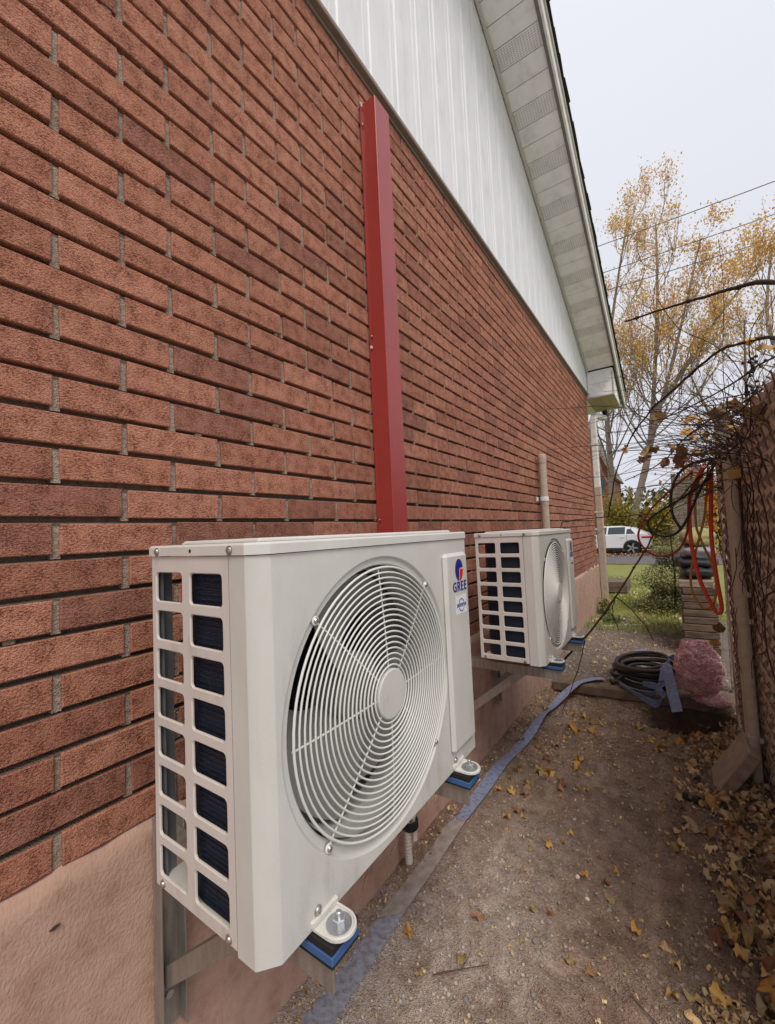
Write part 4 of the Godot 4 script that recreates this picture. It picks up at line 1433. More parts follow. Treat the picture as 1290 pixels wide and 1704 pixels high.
func pillow(s: SurfaceTool, c: Vector3, h: Vector3, seed_: int, crease := 0.18) -> void:
	var f := FastNoiseLite.new()
	f.seed = seed_
	f.frequency = 6.0
	f.fractal_octaves = 3
	s.set_smooth_group(5)
	var nu := 28
	var nv := 18
	var P := []
	for j in nv + 1:
		var row := []
		var b := PI * j / nv - PI / 2
		for i in nu:
			var a := TAU * i / nu
			var q := func(v: float, e: float): return signf(v) * pow(absf(v), e)
			var d := Vector3(q.call(cos(a), 0.45) * q.call(cos(b), 0.6), q.call(sin(b), 0.8), q.call(sin(a), 0.45) * q.call(cos(b), 0.6))
			var p := c + d * h
			var k := 1.0 + crease * f.get_noise_3dv(p * 1.2)
			row.append(c + Vector3(d.x * h.x * (1.0 + 0.3 * (k - 1.0)), d.y * h.y * k, d.z * h.z * (1.0 + 0.3 * (k - 1.0))))
		P.append(row)
	for j in nv:
		for i in nu:
			var i2 := (i + 1) % nu
			var m: Vector3 = (P[j][i] + P[j + 1][i2]) / 2 - c
			quad(s, P[j][i], P[j][i2], P[j + 1][i2], P[j + 1][i], m)
	s.set_smooth_group(-1)

func leaf_mesh(seed_: int, curl: float, kind := 0) -> ArrayMesh:
	# unit leaf, lying in x z, stalk towards +z
	var r := RandomNumberGenerator.new()
	r.seed = seed_
	var n := 30
	var rings := [0.0, 0.42, 0.78, 1.0]
	var ph := r.randf() * TAU
	var P := []
	for q in rings:
		var row := []
		for i in n:
			var a := TAU * i / n
			var rad := 1.0
			if kind == 0:
				rad = 0.0
				for l in [[PI * 1.5, 1.0], [PI * 1.5 - 0.95, 0.86], [PI * 1.5 + 0.95, 0.86], [PI * 1.5 - 1.9, 0.58], [PI * 1.5 + 1.9, 0.58]]:
					var da: float = absf(angle_difference(a, l[0]))
					rad = maxf(rad, l[1] * (0.42 + 0.58 * pow(maxf(0.0, cos(minf(da * 1.6, PI / 2))), 1.3)))
				rad *= r.randf_range(0.9, 1.08)
			else:
				rad = 0.42 + 0.58 * pow(absf(sin(a)), 2.0)
				rad *= r.randf_range(0.95, 1.04)
			var x: float = cos(a) * rad * q
			var z: float = sin(a) * rad * q
			var y: float = curl * (0.55 * x * x * sin(ph) + 0.75 * z * z * cos(ph * 1.7) + 0.35 * q * q * sin(3.0 * a + ph) + 0.12 * q * sin(7.0 * a + ph * 2.0)) + 0.05 * absf(x) * (1.0 - q)
			row.append(Vector3(x, y, z))
		P.append(row)
	var s := mb()
	s.set_smooth_group(1)
	for j in rings.size() - 1:
		for i in n:
			var i2 := (i + 1) % n
			if j == 0: tri(s, P[0][0], P[1][i], P[1][i2], Vector3.UP)
			else: quad(s, P[j][i], P[j][i2], P[j + 1][i2], P[j + 1][i], Vector3.UP)
	s.set_smooth_group(-1)
	var st := [Vector3(0, 0.01, 0.3), Vector3(0.03, 0.03 + 0.1 * curl, 0.8), Vector3(0.10, 0.02, 1.25)]
	tube(s, st, 0.018, 0.012, 4, false)
	return done(s)

func build_yard_things() -> void:
	# slab edge that holds the gravel beyond
	var s := mb()
	bx(s, Vector3(0.575, 0.048, -3.172), Vector3(0.99, 0.066, 0.16), 0.008, Basis(Vector3.UP, 0.055))
	solo("concrete_slab", s, M.concrete, "long concrete slab edging across the yard under the black hose coil", "slab")
	# blue strip lying along the wall: edges as pairs (x, z), x, z
	var pairs := [[0.055, -0.30, 0.125, -0.33], [0.058, -0.52, 0.128, -0.56], [0.060, -0.713, 0.131, -0.759], [0.062, -0.81, 0.130, -0.84], [0.064, -0.918, 0.128, -0.949], [0.062, -1.021, 0.122, -1.071], [0.062, -1.212, 0.120, -1.264], [0.060, -1.484, 0.116, -1.545], [0.064, -1.74, 0.122, -1.76], [0.070, -1.966, 0.128, -2.008], [0.086, -2.15, 0.142, -2.19], [0.105, -2.34, 0.158, -2.37], [0.118, -2.52, 0.170, -2.55], [0.125, -2.70, 0.182, -2.74], [0.16, -2.90, 0.214, -2.90], [0.215, -3.04, 0.258, -3.00], [0.26, -3.13, 0.285, -3.075], [0.33, -3.20, 0.36, -3.15], [0.385, -3.235, 0.40, -3.18]]
	var pts := []
	var sides := []
	for i in pairs.size():
		var e = pairs[i]
		var a := Vector3(e[0], 0, e[1])
		var b := Vector3(e[2], 0, e[3])
		var m := (a + b) / 2
		var y := maxf(maxf(gh(a.x, a.z), gh(b.x, b.z)), gh(m.x, m.z)) + 0.004
		if i == 11: y += 0.010
		if i == 12: y += 0.035
		if i == 13: y += 0.014
		if i == 14: y = 0.05
		if i == 15: y = 0.085
		if i >= 16: y = 0.089 + [0.004, 0.012, 0.006][i - 16]
		pts.append(Vector3(m.x, y, m.z))
		var h := (b - a) / 2
		h.y = 0.010 if i in [12, 13] else 0.002
		sides.append(h)
	var strip := thing("blue_strip", "long dusty blue plastic strip lying on the dirt along the foundation under both units", "strip", Vector3(0.15, 0.0, -1.8))
	for q in [[0, 6, M.strap, "near_length"], [5, 8, M.dust, "dust_covered_length"], [7, 19, M.strap_mid, "far_length"]]:
		s = mb()
		var pp := []
		for k in range(q[0], q[1]): pp.append(pts[k] - Vector3(0.15, 0.0, -1.8) + (Vector3(0, 0.0015, 0) if q[0] == 5 else Vector3.ZERO))
		ribbon(s, pp, sides.slice(q[0], q[1]), 8)
		obj(q[3], s, q[2], strip)
	# tangled end of the strip by the coil
	s = mb()
	ribbon(s, [Vector3(0.415, 0.10, -3.24), Vector3(0.48, 0.108, -3.17), Vector3(0.56, 0.095, -3.11), Vector3(0.645, 0.085, -3.085), Vector3(0.70, 0.10, -3.09), Vector3(0.745, 0.19, -3.08), Vector3(0.757, 0.285, -3.08), Vector3(0.768, 0.24, -3.055), Vector3(0.785, 0.12, -3.03), Vector3(0.80, 0.035, -2.995)], [Vector3(0.0, 0.006, 0.024), Vector3(0.008, 0.006, 0.024), Vector3(0.006, 0.008, 0.026), Vector3(0.0, 0.02, 0.02), Vector3(0.012, 0.02, 0.012), Vector3(0.027, 0.004, 0.006), Vector3(0.02, 0.004, 0.012), Vector3(0.027, 0.004, 0.006), Vector3(0.028, 0.006, 0.003), Vector3(0.027, 0.01, 0.004)], 8)
	ribbon(s, [Vector3(0.50, 0.10, -3.12), Vector3(0.56, 0.088, -3.08), Vector3(0.64, 0.055, -3.06), Vector3(0.70, 0.04, -3.055), Vector3(0.735, 0.09, -3.06), Vector3(0.70, 0.135, -3.08), Vector3(0.63, 0.135, -3.10)], [Vector3(0.0, 0.015, 0.02), Vector3(0.004, 0.015, 0.018), Vector3(0.0, 0.024, 0.012), Vector3(0.004, 0.026, 0.008), Vector3(0.01, 0.02, 0.012), Vector3(0.004, 0.024, 0.012), Vector3(0.0, 0.02, 0.016)], 8)
	ribbon(s, [Vector3(0.56, 0.20, -3.62), Vector3(0.64, 0.225, -3.56), Vector3(0.76, 0.22, -3.44), Vector3(0.80, 0.26, -3.30), Vector3(0.79, 0.31, -3.18)], [Vector3(0.01, 0.0, 0.03), Vector3(0.015, 0.0, 0.03), Vector3(0.025, 0.0, 0.02), Vector3(0.02, 0.01, 0.0), Vector3(0.02, 0.01, 0.0)], 6)
	solo("tangled_blue_strip", s, M.strap_clean, "twisted bright blue plastic strip tangled between the black hose coil and the pink insulation", "strip")
	# coil of black hose
	var t := thing("hose_coil", "coil of black hose lying on the slab left of the pink insulation", "hose coil", Vector3(0.635, 0.083, -3.325))
	for i in 11:
		s = mb()
		var top := i >= 7
		var R := (0.150 + 0.026 * sin(i * 2.1)) if not top else 0.170 + 0.014 * sin(i * 3.0)
		var y := 0.012 + i * 0.0115 if not top else 0.100 + (i - 7) * 0.011
		var tilt := Basis(Vector3(cos(i * 1.3), 0, sin(i * 1.3)), 0.05 + 0.05 * sin(i * 2.7)) * Basis(Vector3(0, 0, 1), 0.10 if top else -0.02)
		var c := Vector3(0.020 * sin(i * 1.7), y, 0.016 * cos(i * 2.3))
		torus(s, c, tilt * Vector3.RIGHT, tilt * Vector3.BACK, R, 0.0115, 40, 8)
		obj("loop", s, M.hose_black if not top else tinted(M.hose_black, hexa("3a302c")), t)
	s = mb()
	tube(s, smooth([Vector3(-0.15, 0.03, 0.09), Vector3(-0.185, 0.055, 0.13), Vector3(-0.19, 0.075, 0.10), Vector3(-0.15, 0.08, 0.06), Vector3(-0.10, 0.07, 0.10)], 6), 0.011, 0.011, 8)
	tube(s, smooth([Vector3(-0.12, 0.06, 0.12), Vector3(-0.17, 0.02, 0.15), Vector3(-0.19, 0.012, 0.17)], 6), 0.012, 0.012, 8)
	obj("loose_end", s, M.hose_black, t)
	# pink insulation: a crumpled roll and a flat scrap
	var fz := FastNoiseLite.new()
	fz.seed = 33
	fz.frequency = 11.0
	fz.fractal_octaves = 5
	fz.fractal_gain = 0.6
	for q in [["pink_insulation", Vector3(0.917, 0.255, -3.13), Vector3(0.116, 0.163, 0.112), "crumpled bundle of pink fibreglass insulation on the slab right of the hose coil", 1500], ["insulation_scrap", Vector3(0.975, 0.10, -3.09), Vector3(0.085, 0.030, 0.06), "flat scrap of pink insulation below the big bundle beside the gate", 260]]:
		t = thing(q[0], q[3], "insulation", q[1] - Vector3(0, q[2].y, 0))
		s = mb()
		var mid := Vector3(0, q[2].y, 0)
		ball(s, mid, q[2], 96, 64, fz, 0.34)
		obj("batt", s, M.pink, t)
		var pl := []
		var pc := []
		for i in q[4]:
			var d := Vector3(rng.randfn(), rng.randfn(), rng.randfn()).normalized()
			var k := 1.0 + 0.34 * fz.get_noise_3dv(mid + d * q[2])
			var p: Vector3 = mid + d * q[2] * k
			var along := d.cross(Vector3(rng.randfn() * 0.5, 1.0 + rng.randfn() * 0.6, rng.randfn() * 0.5)).normalized()
			var bb := Basis.looking_at(along + d * rng.randf_range(-0.1, 0.35), d) * Basis.from_scale(Vector3(rng.randf_range(0.006, 0.014), 0.02, rng.randf_range(0.018, 0.05)))
			pl.append(Transform3D(bb, p - d * 0.002))
			pc.append(Color(0.92, 0.62, 0.65).lerp(Color(0.98, 0.80, 0.82), rng.randf()) * rng.randf_range(0.8, 1.05))
		var fl := swarm("torn_fibres", small_leaf(), M.leaf, pl, pc, t)
		tag(fl, "", "", "", "stuff")
	# paver leaning on the post
	s = mb()
	var u := Vector3(0.117, 0.19, 0.0).normalized()
	var v := Vector3(0.035, 0.05, -1.0).normalized()
	var n := v.cross(u).normalized()
	if n.x > 0: n = -n
	v = n.cross(u).normalized()
	bx(s, Vector3(0.984, 0.120, -2.31) - n * 0.024, Vector3(0.235, 0.05, 0.215), 0.006, Basis(u, n, u.cross(n)))
	solo("concrete_paver", s, M.paver, "tan concrete paver leaning tilted against the foot of the fence post", "paver")
	s = mb()
	var q := Vector3(0.845, gh(0.845, -2.10) + 0.012, -2.10)
	lathe(s, q, Vector3(0, 1, 0), Vector3(0.5, 0, -0.85).normalized(), Vector3(0.85, 0.1, 0.5).normalized(), [Vector2(0.013, -0.03), Vector2(0.016, -0.028), Vector2(0.016, 0.028), Vector2(0.012, 0.03), Vector2(0.010, 0.0), Vector2(0.0, 0.0)], 14)
	solo("black_pipe_cap", s, M.hose_black, "short black plastic pipe end lying in the leaves left of the paver", "pipe end")
	# boards in a stack, bags on top
	for i in 10:
		s = mb()
		var y := 0.095 + i * 0.0575
		bx(s, Vector3(0.978 + rng.randf_range(-0.006, 0.006), y + 0.027, -4.62), Vector3(0.225, 0.052, 0.95), 0.004, Basis(Vector3.UP, rng.randf_range(-0.015, 0.015)))
		var words: String = ["lowest", "second lowest", "third lowest", "fourth lowest", "fifth lowest", "sixth lowest", "seventh lowest", "third highest", "second highest", "pale-edged topmost"][i]
		solo("board", s, tinted(M.wood, hexa(["7d6e62", "857567", "76685d", "8a7a6b", "7f7064", "857466", "786a5e", "827265", "7d6f64", "b5aba0"][i])), words + " weathered board in the stack under the soil bags", "board", "stacked boards by the fence")
	var bags := [[Vector3(1.0, 0.725, -4.55), Vector3(0.125, 0.050, 0.36), M.bag_dark, "lowest dark plastic soil bag on the board stack", 41], [Vector3(0.985, 0.80, -4.6), Vector3(0.150, 0.050, 0.36), M.bag_dark, "second lowest black and grey soil bag, sticking out to the left", 42], [Vector3(1.0, 0.885, -4.58), Vector3(0.13, 0.058, 0.34), M.bag_light, "silvery grey plastic soil bag, second from the top", 43], [Vector3(1.01, 0.998, -4.6), Vector3(0.125, 0.070, 0.33), M.bag_yellow, "topmost soil bag with a yellowish green print", 44]]
	for b in bags:
		s = mb()
		pillow(s, b[0], b[1], b[4], 0.5)
		solo("soil_bag", s, b[2], b[3], "bag", "bags stacked on the boards")
	# hoses and cables hung on the post
	var hung := [
		["orange_hose", M.orange, 0.0092, "bright orange red hose hanging in a long loop from the fence post", "hose", [Vector3(0.99, 1.40, -2.45), Vector3(0.945, 1.303, -2.6), Vector3(0.928, 1.228, -2.6), Vector3(0.923, 1.047, -2.6), Vector3(0.943, 0.866, -2.6), Vector3(0.986, 0.727, -2.6), Vector3(1.008, 0.693, -2.6), Vector3(1.022, 0.723, -2.6), Vector3(1.012, 0.868, -2.6), Vector3(1.005, 1.044, -2.6), Vector3(1.014, 1.222, -2.6), Vector3(1.02, 1.38, -2.5)]],
		["yellow_hose", M.yellow_hose, 0.0055, "thin brownish yellow tube looped beside the orange hose", "tube", [Vector3(0.985, 1.39, -2.5), Vector3(0.96, 1.287, -2.62), Vector3(0.949, 1.136, -2.62), Vector3(0.965, 1.045, -2.62), Vector3(1.0, 0.925, -2.62), Vector3(1.009, 0.807, -2.62), Vector3(0.987, 0.723, -2.62), Vector3(0.946, 0.715, -2.62), Vector3(0.912, 0.788, -2.62), Vector3(0.914, 0.894, -2.62), Vector3(0.962, 1.075, -2.62), Vector3(0.985, 1.164, -2.62), Vector3(0.998, 1.254, -2.62), Vector3(1.01, 1.40, -2.5)]],
		["red_cable", M.red_cable, 0.0052, "dark red cable in a wide loop left of the orange hose", "cable", [Vector3(0.994, 1.413, -2.5), Vector3(0.919, 1.363, -2.55), Vector3(0.77, 1.223, -2.55), Vector3(0.703, 1.102, -2.55), Vector3(0.717, 1.023, -2.55), Vector3(0.78, 0.976, -2.55), Vector3(0.858, 0.996, -2.55), Vector3(0.905, 1.079, -2.55), Vector3(0.922, 1.197, -2.55), Vector3(0.939, 1.3, -2.55), Vector3(0.991, 1.369, -2.5)]],
		["black_cable", M.black_cable, 0.0062, "thick black cable arching down behind the grape leaves", "cable", [Vector3(1.027, 1.432, -2.46), Vector3(0.946, 1.423, -2.5), Vector3(0.89, 1.376, -2.5), Vector3(0.857, 1.29, -2.5), Vector3(0.855, 1.186, -2.5), Vector3(0.884, 1.11, -2.5)]],
		["black_cable", M.black_cable, 0.0060, "black cable bent in a flat oval loop in front of the shrub", "cable", [Vector3(1.02, 1.37, -2.47), Vector3(0.999, 1.336, -2.52), Vector3(0.912, 1.271, -2.52), Vector3(0.768, 1.176, -2.52), Vector3(0.75, 1.131, -2.52), Vector3(0.788, 1.084, -2.52), Vector3(0.851, 1.082, -2.52), Vector3(0.903, 1.139, -2.52), Vector3(0.973, 1.295, -2.52), Vector3(1.03, 1.40, -2.47)]]]
	for h in hung:
		s = mb()
		tube(s, smooth(h[5], 7), h[2], h[2], 9)
		solo(h[0], s, h[1], h[3], h[4])
	# weathered picket behind the gate
	s = mb()
	prism(s, PackedVector2Array([Vector2(1.075, 0.0), Vector2(1.165, 0.0), Vector2(1.175, 1.79), Vector2(1.142, 1.87), Vector2(1.10, 1.78)]), Vector3(0, 0, -3.27), Vector3.RIGHT, Vector3.UP, Vector3.BACK, 0.03)
	solo("picket", s, M.wood_gray, "weathered grey picket with a pointed top behind the gate and vines", "picket")
	# small white reel on the post top
	s = mb()
	lathe(s, Vector3(0.965, 1.395, -2.50), Vector3.RIGHT, Vector3.UP, Vector3.BACK, [Vector2(0.022, -0.012), Vector2(0.022, 0.006), Vector2(0.018, 0.01), Vector2(0.006, 0.01), Vector2(0.004, 0.004), Vector2(0.0, 0.004)], 20)
	solo("white_knob", s, M.pvc, "small round white plastic knob under the grape leaves by the fence post", "knob")
	# grey boards of a shed fence behind the shrub
	t = thing("board_fence", "short run of grey weathered boards behind the evergreen shrub", "fence", Vector3(1.05, 0, -8.0))
	for i in 6:
		s = mb()
		bx(s, Vector3(-0.17 + i * 0.066, 0.95 - i * 0.012, 0), Vector3(0.062, 1.9 - i * 0.03, 0.02), 0.003)
		obj("board", s, M.wood_gray, t)
	s = mb()
	bl(s, Vector3(-0.2, 1.5, -0.05), Vector3(0.2, 1.56, -0.012), 0.003)
	obj("rail", s, M.wood_gray, t)
	# timber step at the far corner of the house
	t = thing("timber_step", "low weathered timber step beyond the downspout", "step", Vector3(-0.02, 0.06, -7.6))
	for i in 4:
		s = mb()
		bl(s, Vector3(-0.5, 0.03 + 0.005 * (i % 2), -0.3 + i * 0.15), Vector3(0.22, 0.19, -0.16 + i * 0.15), 0.004)
		obj("plank", s, M.wood, t)

# ---------------------------------------------------------------- street
func build_street() -> void:
	var t := thing("parked_car", "white hatchback car parked across the street with dark wheels", "car", Vector3(-0.13, -0.40, -24.0))
	var nearz := 0.88
	var arch := func(poly: PackedVector2Array, cx: float) -> void:
		for k in 13:
			var a := PI * k / 12.0
			poly.append(Vector2(cx + 0.385 * cos(PI - a), 0.335 + 0.385 * sin(a)))
	var poly := PackedVector2Array([Vector2(-4.42, 0.30)])
	arch.call(poly, -3.55)
	arch.call(poly, -0.78)
	for p in [Vector2(-0.06, 0.36), Vector2(0.0, 0.55), Vector2(-0.01, 0.80), Vector2(-0.08, 0.98), Vector2(-0.30, 1.02), Vector2(-3.3, 0.99), Vector2(-4.1, 0.88), Vector2(-4.42, 0.70), Vector2(-4.47, 0.5)]: poly.append(p)
	var s := mb()
	prism(s, poly, Vector3(0, 0, -nearz + 0.04), Vector3.RIGHT, Vector3.UP, Vector3.BACK, nearz * 2 - 0.08)
	var slim := Geometry2D.offset_polygon(poly, -0.03)[0]
	prism(s, slim, Vector3(0, 0, nearz - 0.04), Vector3.RIGHT, Vector3.UP, Vector3.BACK, 0.04)
	prism(s, slim, Vector3(0, 0, -nearz), Vector3.RIGHT, Vector3.UP, Vector3.BACK, 0.04)
	var lower := [Vector2(-0.08, 1.0), Vector2(-0.66, 1.31), Vector2(-1.25, 1.42), Vector2(-2.1, 1.43), Vector2(-3.25, 0.985)]
	# greenhouse with sides that lean in
	var hw := func(y: float) -> float: return lerpf(0.84, 0.62, (y - 0.98) / 0.47)
	for k in lower.size() - 1:
		var a: Vector2 = lower[k]
		var b: Vector2 = lower[k + 1]
		quad(s, Vector3(a.x, a.y, -hw.call(a.y)), Vector3(b.x, b.y, -hw.call(b.y)), Vector3(b.x, b.y, hw.call(b.y)), Vector3(a.x, a.y, hw.call(a.y)), Vector3(b.y - a.y, a.x - b.x, 0))
	for sgn in [-1.0, 1.0]:
		for k in range(1, lower.size() - 2):
			tri(s, Vector3(lower[0].x, lower[0].y, sgn * hw.call(lower[0].y)), Vector3(lower[k].x, lower[k].y, sgn * hw.call(lower[k].y)), Vector3(lower[k + 1].x, lower[k + 1].y, sgn * hw.call(lower[k + 1].y)), Vector3(0, 0.3, sgn))
		tri(s, Vector3(lower[0].x, lower[0].y, sgn * hw.call(lower[0].y)), Vector3(lower[3].x, lower[3].y, sgn * hw.call(lower[3].y)), Vector3(lower[4].x, lower[4].y, sgn * hw.call(lower[4].y)), Vector3(0, 0.3, sgn))
	obj("body", s, M.car_paint, t)
	for w in [[-0.62, -0.80, -1.00, -0.96], [-1.05, -1.03, -1.80, -1.74], [-1.86, -1.82, -2.95, -2.12]]:
		for sgn in [-1.0, 1.0]:
			s = mb()
			var y0 := 1.02
			var y1 := 1.36
			if w[0] > -1.0: y1 = 1.26
			var off := 0.006
			quad(s, Vector3(w[0], y0, sgn * (hw.call(y0) + off)), Vector3(w[2], y0, sgn * (hw.call(y0) + off)), Vector3(w[3], y1, sgn * (hw.call(y1) + off)), Vector3(w[1], y1, sgn * (hw.call(y1) + off)), Vector3(0, 0.3, sgn))
			obj("window", s, M.car_glass, t)
	s = mb()
	bl(s, Vector3(-3.12, 0.23, -nearz - 0.01), Vector3(-1.2, 0.36, nearz + 0.01), 0.02)
	bl(s, Vector3(-0.38, 0.28, -0.8), Vector3(0.03, 0.46, 0.8), 0.03)
	obj("sill_trim", s, M.car_trim, t)
	for sgn in [-1.0, 1.0]:
		s = mb()
		bl(s, Vector3(-0.38, 0.80, sgn * 0.70), Vector3(0.012, 0.90, sgn * 0.895), 0.02)
		obj("tail_lamp", s, M.lamp_red, t)
		s = mb()
		for x in [-1.15, -2.05]: bl(s, Vector3(x - 0.1, 0.86, sgn * 0.885), Vector3(x + 0.1, 0.885, sgn * 0.91), 0.008)
		obj("door_handle", s, M.car_paint, t)
		s = mb()
		for x in [-0.98, -1.90, -3.02]: bl(s, Vector3(x - 0.006, 0.40, sgn * 0.8801), Vector3(x + 0.006, 0.99, sgn * 0.8815))
		obj("door_seam", s, M.car_trim, t)
	for x in [-0.78, -3.55]:
		for sgn in [-1.0, 1.0]:
			var w := Vector3(0, 0, sgn)
			s = mb()
			lathe(s, Vector3(x, 0.34, sgn * 0.66), Vector3.RIGHT, Vector3.UP, w, [Vector2(0.22, 0.0), Vector2(0.33, 0.0), Vector2(0.345, 0.03), Vector2(0.345, 0.19), Vector2(0.33, 0.22), Vector2(0.25, 0.225)], 28)
			var wheel := obj("wheel", s, M.tyre, t)
			s = mb()
			lathe(s, Vector3(x, 0.34, sgn * 0.66), Vector3.RIGHT, Vector3.UP, w, [Vector2(0.25, 0.225), Vector2(0.235, 0.215), Vector2(0.225, 0.12), Vector2(0.0, 0.12)], 28, false)
			obj("rim", s, M.car_trim, wheel)
			s = mb()
			for k in 5:
				var a := TAU * k / 5.0
				var d := Vector3(cos(a), sin(a), 0)
				bar(s, Vector3(x, 0.34, sgn * 0.865) + d * 0.03, Vector3(x, 0.34, sgn * 0.872) + d * 0.235, 0.075, 0.02, w.cross(d), 0.006)
			obj("spokes", s, M.zinc, wheel)
	# brick house far behind, with a steep gable
	t = thing("far_house", "distant brick house with a steep grey gable behind the pale trunk", "house", Vector3(-7.6, -0.3, -50.0))
	s = mb()
	prism(s, PackedVector2Array([Vector2(-3.3, 0), Vector2(3.3, 0), Vector2(3.3, 6.6), Vector2(0, 14.3), Vector2(-3.3, 6.6)]), Vector3(0, 0, -8), Vector3.RIGHT, Vector3.UP, Vector3.BACK, 8.0)
	obj("wall", s, M.far_brick, t)
	for sgn in [-1.0, 1.0]:
		s = mb()
		bar(s, Vector3(sgn * 3.55, 6.2, -3.8), Vector3(0, 14.6, -3.8), 8.6, 0.25, Vector3.BACK)
		obj("roof", s, M.far_roof, t)
	for p in [[1.0, 4.6], [2.2, 4.6], [1.6, 0.9], [-1.5, 4.6]]:
		var arched := PackedVector2Array([Vector2(-0.33, 0), Vector2(0.33, 0)])
		for k in 9: arched.append(Vector2(0.33 * cos(PI * k / 8.0), 1.5 + 0.33 * sin(PI * k / 8.0)))
		s = mb()
		prism(s, arched, Vector3(p[0], p[1], 0.0), Vector3.RIGHT, Vector3.UP, Vector3.BACK, 0.05)
		var win := obj("window", s, M.car_glass, t)
		s = mb()
		bl(s, Vector3(p[0] - 0.45, p[1] - 0.16, 0.0), Vector3(p[0] + 0.45, p[1], 0.16), 0.02)
		obj("sill", s, M.far_roof, win)
	# overhead lines
	for l in [[Vector3(-40, 19.3, -28), Vector3(30, 17.2, -28), "highest"], [Vector3(-40, 17.4, -28.3), Vector3(30, 15.9, -28.3), "second"], [Vector3(-40, 16.9, -28.6), Vector3(30, 14.5, -28.6), "lowest"]]:
		s = mb()
		var pts := []
		for k in 15:
			var f := k / 14.0
			pts.append(l[0].lerp(l[1], f) - Vector3(0, 1.2 * (4 * f * (1 - f)) - 1.1, 0))
		tube(s, pts, 0.022, 0.022, 6)
		solo("power_line", s, M.line, l[2] + " of the three power lines crossing the sky behind the yellow tree", "power line", "power lines")

# ---------------------------------------------------------------- plants
func grow(s: SurfaceTool, p: Vector3, d: Vector3, length: float, r: float, depth: int, tips: Array, up: float, spread: float) -> void:
	var pts := [p]
	for k in 3:
		d = (d + Vector3(rng.randf_range(-1, 1), rng.randf_range(-1, 1) + up, rng.randf_range(-1, 1)) * 0.17).normalized()
		p += d * length / 3.0
		pts.append(p)
	tube(s, pts, r, r * 0.62, 6 if r > 0.05 else (4 if r > 0.012 else 3), false)
	if depth <= 1:
		for q in pts.slice(1): tips.append(q)
	if depth == 0: return
	var n := rng.randi_range(2, 3) + (1 if depth > 1 else 0)
	for i in n:
		var at: Vector3 = pts[1].lerp(pts[3], rng.randf_range(0.0, 1.0)) if i else pts[3]
		var side := Vector3(rng.randf_range(-1, 1), rng.randf_range(-0.5, 0.7), rng.randf_range(-1, 1)).normalized()
		var nd := (d + side * spread * rng.randf_range(0.6, 1.1) + Vector3.UP * up * 0.3).normalized()
		grow(s, at, nd, length * rng.randf_range(0.58, 0.78), r * (0.62 if i == 0 else 0.48), depth - 1, tips, up, spread)

func tree(called: String, label: String, trunks: Array, r0: float, bark: Material, depth: int, n_leaf: int, size: float, cols: Array, start: float, low: float, up := 0.5, spread := 0.75, reach := 0.30) -> Node3D:
	var base: Vector3 = trunks[0][0]
	var t := thing(called, label, "tree", base, "")
	var s := mb()
	var tips := []
	for q in trunks.size():
		var pts := []
		for p in trunks[q]: pts.append(p - base)
		var P := smooth(pts, 5)
		var rr := r0 if q == 0 else r0 * 0.7
		tube(s, P, rr, rr * 0.18, 9, true, 0.05)
		var H: float = (P[-1] - P[0]).length()
		var n := int(7 + H * 0.85)
		for i in n:
			var f := lerpf(start if q == 0 else 0.1, 0.99, float(i) / n)
			var k := clampi(int(f * (P.size() - 1)), 0, P.size() - 2)
			var at: Vector3 = P[k].lerp(P[k + 1], fposmod(f * (P.size() - 1), 1.0))
			var axis: Vector3 = (P[k + 1] - P[k]).normalized()
			var a := rng.randf() * TAU
			var d := (axis * 0.55 + Vector3(cos(a), 0.1, sin(a))).normalized()
			grow(s, at, d, H * reach * (1.12 - f * 0.75), rr * lerpf(0.30, 0.09, f), depth, tips, up, spread)
	obj("trunk", s, bark, t)
	if n_leaf > 0:
		var places := []
		var colors := []
		for i in n_leaf:
			var p: Vector3 = tips[rng.randi() % tips.size()]
			var lf := clampf((p.y - low) / 6.0, 0.0, 1.0)
			if rng.randf() > 0.05 + 0.75 * lf: continue
			var b := Basis.from_euler(Vector3(rng.randf() * TAU, rng.randf() * TAU, rng.randf() * TAU)).scaled(Vector3.ONE * size * rng.randf_range(0.6, 1.25))
			places.append(Transform3D(b, p + Vector3(rng.randfn(), rng.randfn(), rng.randfn()) * size * 1.5))
			var c: Color = cols[rng.randi() % cols.size()]
			colors.append(c * rng.randf_range(0.7, 1.25))
		var o := swarm("crown", small_leaf(), M.crown, places, colors, t)
		tag(o, "", "", "", "stuff")
	return t

func small_leaf() -> ArrayMesh:
	var s := mb()
	var a := Vector3(0, 0, -0.55)
	var b := Vector3(0.38, 0.10, 0.05)
	var c := Vector3(0, -0.02, 0.55)
	var d := Vector3(-0.38, 0.10, 0.05)
	tri(s, a, b, c, Vector3.UP)
	tri(s, a, c, d, Vector3.UP)
	return done(s)

